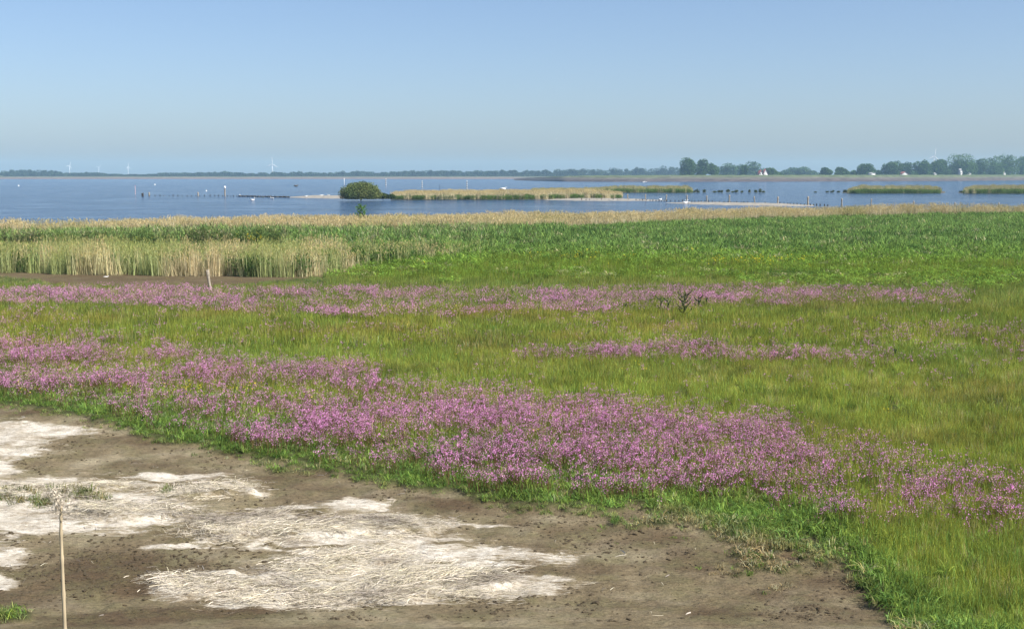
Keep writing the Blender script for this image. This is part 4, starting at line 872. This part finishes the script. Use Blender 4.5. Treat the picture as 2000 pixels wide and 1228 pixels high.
# stork like bird on a post behind the island reeds
p = at(982.5, 375, WL); tag(link('mooring_post', post_mesh(0.9, 0.45, 8, (0, 0), M_dark), None, tuple(p)), 'thick brown stump behind the island reeds with a gull on it', 'post')
o = link('gull', gu, None, (p[0], p[1], 0.55)); o.scale = (1.6,) * 3; tag(o, 'white gull perched on the brown stump behind the island reeds', 'gull')
def flyer(px, py, d, s, lab):
    p = atd(px, d, 0); z = float(zof(py, d)); b = tube([(-0.3, 0, 0), (0, 0, 0), (0.3, 0, 0.02)], [0.02, 0.08, 0.02], 8)
    V = np.array([(0.1, 0, 0), (-0.1, 0, 0), (-0.05, .45, .18), (0.1, .45, .2), (-0.12, .95, .05)] + [(0.1, 0, 0.01), (-0.1, 0, 0.01), (-0.05, -.45, .18), (0.1, -.45, .2), (-0.12, -.95, .05)], float)
    V, F = join([b, (V, [np.array([(0, 1, 2, 3), (5, 6, 7, 8)]), np.array([(3, 2, 4), (8, 7, 9)])])]); f = d * CP - (z - HC) * SP
    o = link('gull', npmesh('gull', V, F, M_grey), None, ((px - 1000) / FPX * f, d, z)); o.scale = (s,) * 3; o.rotation_euler = (0.2, 0, 1.2); tag(o, lab, 'gull')
flyer(1089, 273, 260, 0.8, 'small gull flying in the blue sky above the centre'); flyer(1019, 309, 300, 0.8, 'tiny gull flying low over the far tree line'); flyer(1311, 345.5, 500, 1.6, 'gull flying in front of the dyke slope')

# ------------------------------------------------------------------ wind turbines
M_turb = plain('turbine_white', (0.62, 0.64, 0.66), 0.5, 0.03, 0.1)
def turbine(px, hub, d, L, ang, base, lab, yaw=0.0, tw=1.0):
    zh = float(zof(hub, d)); p = atd(px, d, base); f = d * CP - (zh - HC) * SP
    t = empty('wind_turbine', ((px - 1000) / FPX * f, d, base), yaw); tag(t, lab, 'wind turbine', 'distant wind turbines'); H = zh - base
    V, F = tube([(0, 0, 0), (0, 0, H * 0.5), (0, 0, H)], [L * 0.07 * tw, L * 0.055 * tw, L * 0.04 * tw], 12); link('tower', npmesh('tower', V, F, M_turb, smooth=True), t)
    V, F = tube([(0, -L * 0.14, H), (0, -L * 0.08, H), (0, L * 0.05, H), (0, L * 0.2, H)], [L * 0.02, L * 0.06, L * 0.065, L * 0.04], 10); link('nacelle', npmesh('nacelle', V, F, M_turb, smooth=True), t)
    for k in range(3):
        a = ang + k * 2.0944; u = np.array([math.sin(a), 0, math.cos(a)]); s = np.array([math.cos(a), 0, -math.sin(a)]); o = np.array([0, -L * 0.1, H])
        V = []
        for r, wd, th in ((0.03, 0.03, 0.03), (0.2, 0.09, 0.03), (0.55, 0.065, 0.018), (1.0, 0.02, 0.006)):
            c = o + u * r * L
            for (q, e) in ((-0.3, 0), (0.2, -1), (0.7, 0), (0.2, 1)): V.append(c + s * wd * L * q * 1.1 * tw + np.array([0, 1, 0]) * e * th * L)
        I = np.arange(16).reshape(4, 4); Fq = np.stack([I[:-1], np.roll(I, -1, 1)[:-1], np.roll(I, -1, 1)[1:], I[1:]], -1).reshape(-1, 4)
        link('blade', npmesh('blade', np.array(V), [Fq, np.array([[12, 13, 14, 15]])], M_turb), t)
turbine(531.5, 320.5, 3300, 19, 0.0, 3, 'largest distant wind turbine, left of centre behind the far trees', 0.15, 1.0)
turbine(135.5, 324, 4200, 16, 0.35, 3, 'wind turbine leftmost of the three beside the wooded hill', 0.9, 1.2)
turbine(192.5, 327, 4600, 12, -1.35, 3, 'wind turbine in the middle of the three at the left, smallest', 0.9, 1.1)
turbine(250, 326, 4200, 16, 0.0, 3, 'wind turbine rightmost of the three at the left', 1.1, 1.2)
turbine(1824.5, 305.5, 2100, 14, 0.15, 3, 'wind turbine rising above the trees on the right', 0.2, 0.9)

# ------------------------------------------------------------------ buildings behind the dyke
M_wall = plain('white_wall', (0.60, 0.59, 0.56), 0.8, 0.06, 0.5); M_roof = plain('red_tile_roof', (0.20, 0.06, 0.045), 0.8, 0.2, 1.0); M_glass = plain('dark_window', (0.03, 0.035, 0.04), 0.2, 0.1, 1); M_groof = plain('pale_metal_roof', (0.46, 0.46, 0.45), 0.6, 0.06, 0.5)
def gable(w, dp, eave, ridge_):
    V = np.array([(-w / 2, 0, 0), (w / 2, 0, 0), (w / 2, dp, 0), (-w / 2, dp, 0), (-w / 2, 0, eave), (w / 2, 0, eave), (w / 2, dp, eave), (-w / 2, dp, eave), (0, 0, ridge_), (0, dp, ridge_)], float)
    F = [np.array([(0, 1, 5, 4), (1, 2, 6, 5), (2, 3, 7, 6), (3, 0, 4, 7), (4, 5, 6, 7)]), np.array([(4, 5, 8), (6, 7, 9)])]
    s = 0.35; t = 0.25; hw = w / 2 + s; sl = (ridge_ - eave) / (w / 2); R_ = []
    for sg in (-1, 1):
        a = [(0, -s, ridge_ + .05), (sg * hw, -s, eave - s * sl + .05), (sg * hw, dp + s, eave - s * sl + .05), (0, dp + s, ridge_ + .05)]
        V2 = np.array(a + [(x, y, z + t) for x, y, z in a], float); R_.append((V2, [np.array([(0, 1, 2, 3), (4, 7, 6, 5), (0, 4, 5, 1), (1, 5, 6, 2), (2, 6, 7, 3), (3, 7, 4, 0)])]))
    return (V, F), join(R_)
def building(name, lab, cat, px, d, wpx, top, base, depth, eave_f, rm, rz=0.0, wins=()):
    d = behind(px, 88); p = atd(px, d, base); wd = wpx / FPX * d; H = float(zof(top, d)) - base
    t = empty(name, (p[0], p[1], base), rz); tag(t, lab, cat); (V, F), (RV, RF_) = gable(wd, depth, H * eave_f, H)
    link('wall', npmesh('wall', V, F, M_wall), t); link('roof', npmesh('roof', RV, RF_, rm), t)
    for (x, z, a, b) in wins:
        V, F = box(x - a / 2, x + a / 2, -0.06, 0.1, z, z + b); link('window', npmesh('window', V, F, M_glass), t)
    return t, wd, H
t, wd, H = building('house', 'white gabled house with steep dark red roof on the dyke', 'house', 1487, 1302, 10, 333.2, 3.2, 14, 0.38, M_roof, 0.0, ((-1.2, 4.2, 0.9, 1.2), (1.2, 4.2, 0.9, 1.2), (0, 6.3, 0.8, 0.9)))
(V, F), (RV, RF_) = gable(4.6, 9, 5.0, 9.6); V = V + np.array([5.0, 1.5, 0]); RV = RV + np.array([5.0, 1.5, 0])
link('annex_wall', npmesh('annex_wall', V, F, M_wall), t); link('annex_roof', npmesh('annex_roof', RV, RF_, M_roof), t)
V, F = box(-0.4, 0.4, 6, 6.8, H - 0.6, H + 1.3); link('chimney', npmesh('chimney', V, F, M_roof), t)
building('barn', 'long low barn with pale roof between two round dark trees', 'barn', 1705, 1375, 9, 337.5, 3.2, 16, 0.9, M_groof, 0)
building('barn', 'low barn with a red roof under the trees at the right', 'barn', 1767.5, 1380, 13, 335.8, 3.2, 14, 0.6, M_roof, 0)
building('shed', 'small white shed under the trees below the wind turbine', 'shed', 1827, 1345, 4, 338.2, 3.2, 6, 0.85, M_groof)
building('shed', 'white farm shed with a low roof in front of the broad domed tree', 'shed', 1893, 1340, 9, 336.4, 3.2, 8, 0.7, M_groof)
building('house', 'narrow tall white house front between the dark trees at the right', 'house', 1877, 1372, 4, 330, 3.2, 8, 0.8, M_groof, 0, ((0, 5.5, 0.8, 1.1),))
building('shed', 'small white building half hidden in the right hand wood', 'shed', 1962, 1350, 4, 336.5, 3.2, 6, 0.8, M_groof)

# ------------------------------------------------------------------ thistle group and near reed stalk
def thistle(px, py, top, label, nb=9, s=1.0):
    p = at(px, py, 0); h = float(zof(top, p[1])); parts = [tube([(0, 0, 0), (0.02, 0, h * 0.5), (0, 0, h)], [0.018 * s, 0.014 * s, 0.008 * s], 6)]; C = []
    for i in range(nb):
        a = i * 2.4; z = h * (0.25 + 0.7 * i / nb); L = h * 0.28 * (0.6 + 0.4 * rng.random()); e = (math.cos(a) * L, math.sin(a) * L * 0.6, z + L * 0.7)
        parts.append(tube([(0, 0, z), (e[0] * .6, e[1] * .6, z + L * 0.3), e], [0.012 * s, 0.009 * s, 0.005 * s], 5))
        for k in range(5): C.append((e[0] * (0.3 + .7 * k / 4), e[1] * (0.3 + .7 * k / 4), z + L * 0.7 * (k / 4) ** 1.4))
        C.append(e)
    for z in np.linspace(0.05, 0.9, 16): C.append((0, 0, z * h))
    t = empty('thistle', tuple(p)); tag(t, label, 'thistle'); V, F = join(parts); link('stem', npmesh('stem', V, F, M_thist), t)
    c = specks(np.array(C), 0.036 * s, (0.05, 0.085, 0.035), 0.4, 0.2, k=6); link('leaves', npmesh('leaves', c[0], c[1], M_leaf, {'var': c[2]}), t)
M_thist = plain('thistle_stem', (0.04, 0.055, 0.03), 0.9, 0.3, 3)
thistle(1335, 628, 572, 'tallest dark thistle rising in front of the upper flower belt', 14, 1.1)
thistle(1364, 612, 577, 'bent dark thistle just right of the tallest one', 6, 1.2); thistle(1304, 620, 580, 'thin dark thistle left of the tallest one', 5, 0.9); thistle(1290, 618, 577, 'second thin thistle left of the tallest one', 5, 0.9)
thistle(1379, 606, 580, 'short dark thistle stem at the pink flowers, right of the bent one', 4, .9); thistle(1221, 612, 592, 'small dark thistle at the lower rim of the upper flower belt', 6, 0.9); thistle(1468, 676, 655, 'small dark thistle above the middle flower patch', 5, 0.8)
thistle(1747, 708, 678, 'thin dark plant standing right of the middle flower patch', 5, 0.7); thistle(1703, 690, 668, 'thin dark plant left of the one right of the middle flower patch', 4, 0.7); thistle(1148, 668, 645, 'thin dark stem left above the middle flower patch', 4, 0.7)

t = empty('reed_stalk', (0, 0, 0)); tag(t, 'single bent dry reed stalk close to the camera at the lower left', 'reed')
D = 3.0
rowp = [(127, 1235, 0.0077), (124, 1160, .0072), (121, 1090, .0068), (119, 1040, .0062), (119, 1010, .0058), (120, 988, .0042)]
pts = []
for px, py, r in rowp:
    z = float(zof(py, D)); f = D * CP - (z - HC) * SP; pts.append(((px - 1000) / FPX * f, D, z))
gz = float(height(np.array([pts[0][0]]), np.array([D]))[0]); pts = [(pts[0][0] + 0.05, D, gz), (pts[0][0] + 0.03, D, (gz + pts[0][2]) / 2)] + pts
rr = [0.0054, 0.0051] + [r[2] * 0.6 for r in rowp]; t.location = pts[0]; pts = [tuple(np.array(q) - np.array(pts[0])) for q in pts]
P2, R2 = [], []
for i in range(len(pts) - 1):
    for k in range(6): P2.append(tuple(np.array(pts[i]) * (1 - k / 6) + np.array(pts[i + 1]) * k / 6)); R2.append(rr[i] * (1 - k / 6) + rr[i + 1] * k / 6 + (0.0012 if k == 0 else 0))
P2.append(pts[-1]); R2.append(rr[-1])
V, F = tube(P2, R2, 10); link('stem', npmesh('stem', V, F, plain('dry_stem', (0.42, 0.34, 0.22), 0.7, 0.3, 12), smooth=True), t)
top = np.array(pts[-1]); n = 330; u = rng.random(n) ** 1.3
C = top + np.stack([-0.006 - 0.012 * u + rng.normal(size=n) * 0.006 * (1.4 - u) + 0.035 * (rng.random(n) < 0.3) * rng.random(n), rng.normal(size=n) * 0.010, -0.012 + 0.06 * u + rng.normal(size=n) * 0.004], 1)
c1 = specks(C, 0.0038, (0.62, 0.55, 0.44), 0.3, 0.0)
c2 = blades(70, 0.010, 0.02, 0.06, 0.0008, 0.9, 0.3, 3, 0.3); c2 = (c2[0] + top + np.array([-0.008, 0, -0.012]), c2[1], c2[2] * np.array([0.62, 0.55, 0.45]))
c = joinc([c1, c2]); link('seed_head', npmesh('seed_head', c[0], c[1], M_leaf, {'var': c[2]}), t)
# grassy tuft on the straw at the left
x, y = field(17, 30, 60); px, py = pix(x, y, 0.05)
dd = np.exp(-((px - 160) / 50) ** 2 - ((py - 968) / 8) ** 2) + np.exp(-((px - 8) / 32) ** 2 - ((py - 968) / 6) ** 2) + 0.7 * np.exp(-((px - 90) / 40) ** 2 - ((py - 975) / 8) ** 2) + 0.9 * np.exp(-((px - 328) / 10) ** 2 - ((py - 955) / 3) ** 2)
k = rng.random(len(x)) < dd * 0.9; x, y = x[k], y[k]; n = len(x)
scatter('green_tufts', K_sod, np.stack([x, y, height(x, y)], 1), rng.integers(0, 6, n), 0.7 + 0.35 * rng.random(n), rng.random(n) * 6.28, mixc(np.tile(np.array((0.12, 0.18, 0.04)), (n, 1)), (0.3, 0.26, 0.14), rng.random(n)), 0.1, label='small green grass tufts growing on the bleached straw at the left', cat='grass')

# ------------------------------------------------------------------ haze: one box of air round everything
m = bpy.data.materials.new('air'); m.use_nodes = True; nn = m.node_tree.nodes; nn.clear(); oo = nn.new('ShaderNodeOutputMaterial'); pv = nn.new('ShaderNodeVolumePrincipled')
pv.inputs['Density'].default_value = HAZE; pv.inputs['Color'].default_value = (0.50, 0.78, 1.0, 1); pv.inputs['Anisotropy'].default_value = 0.0
m.node_tree.links.new(pv.outputs[0], oo.inputs['Volume'])
V, F = box(-8000, 8000, -80, 6200, -2.6, 75); o = link('haze', npmesh('haze', V, F, m)); tag(o, kind='stuff')
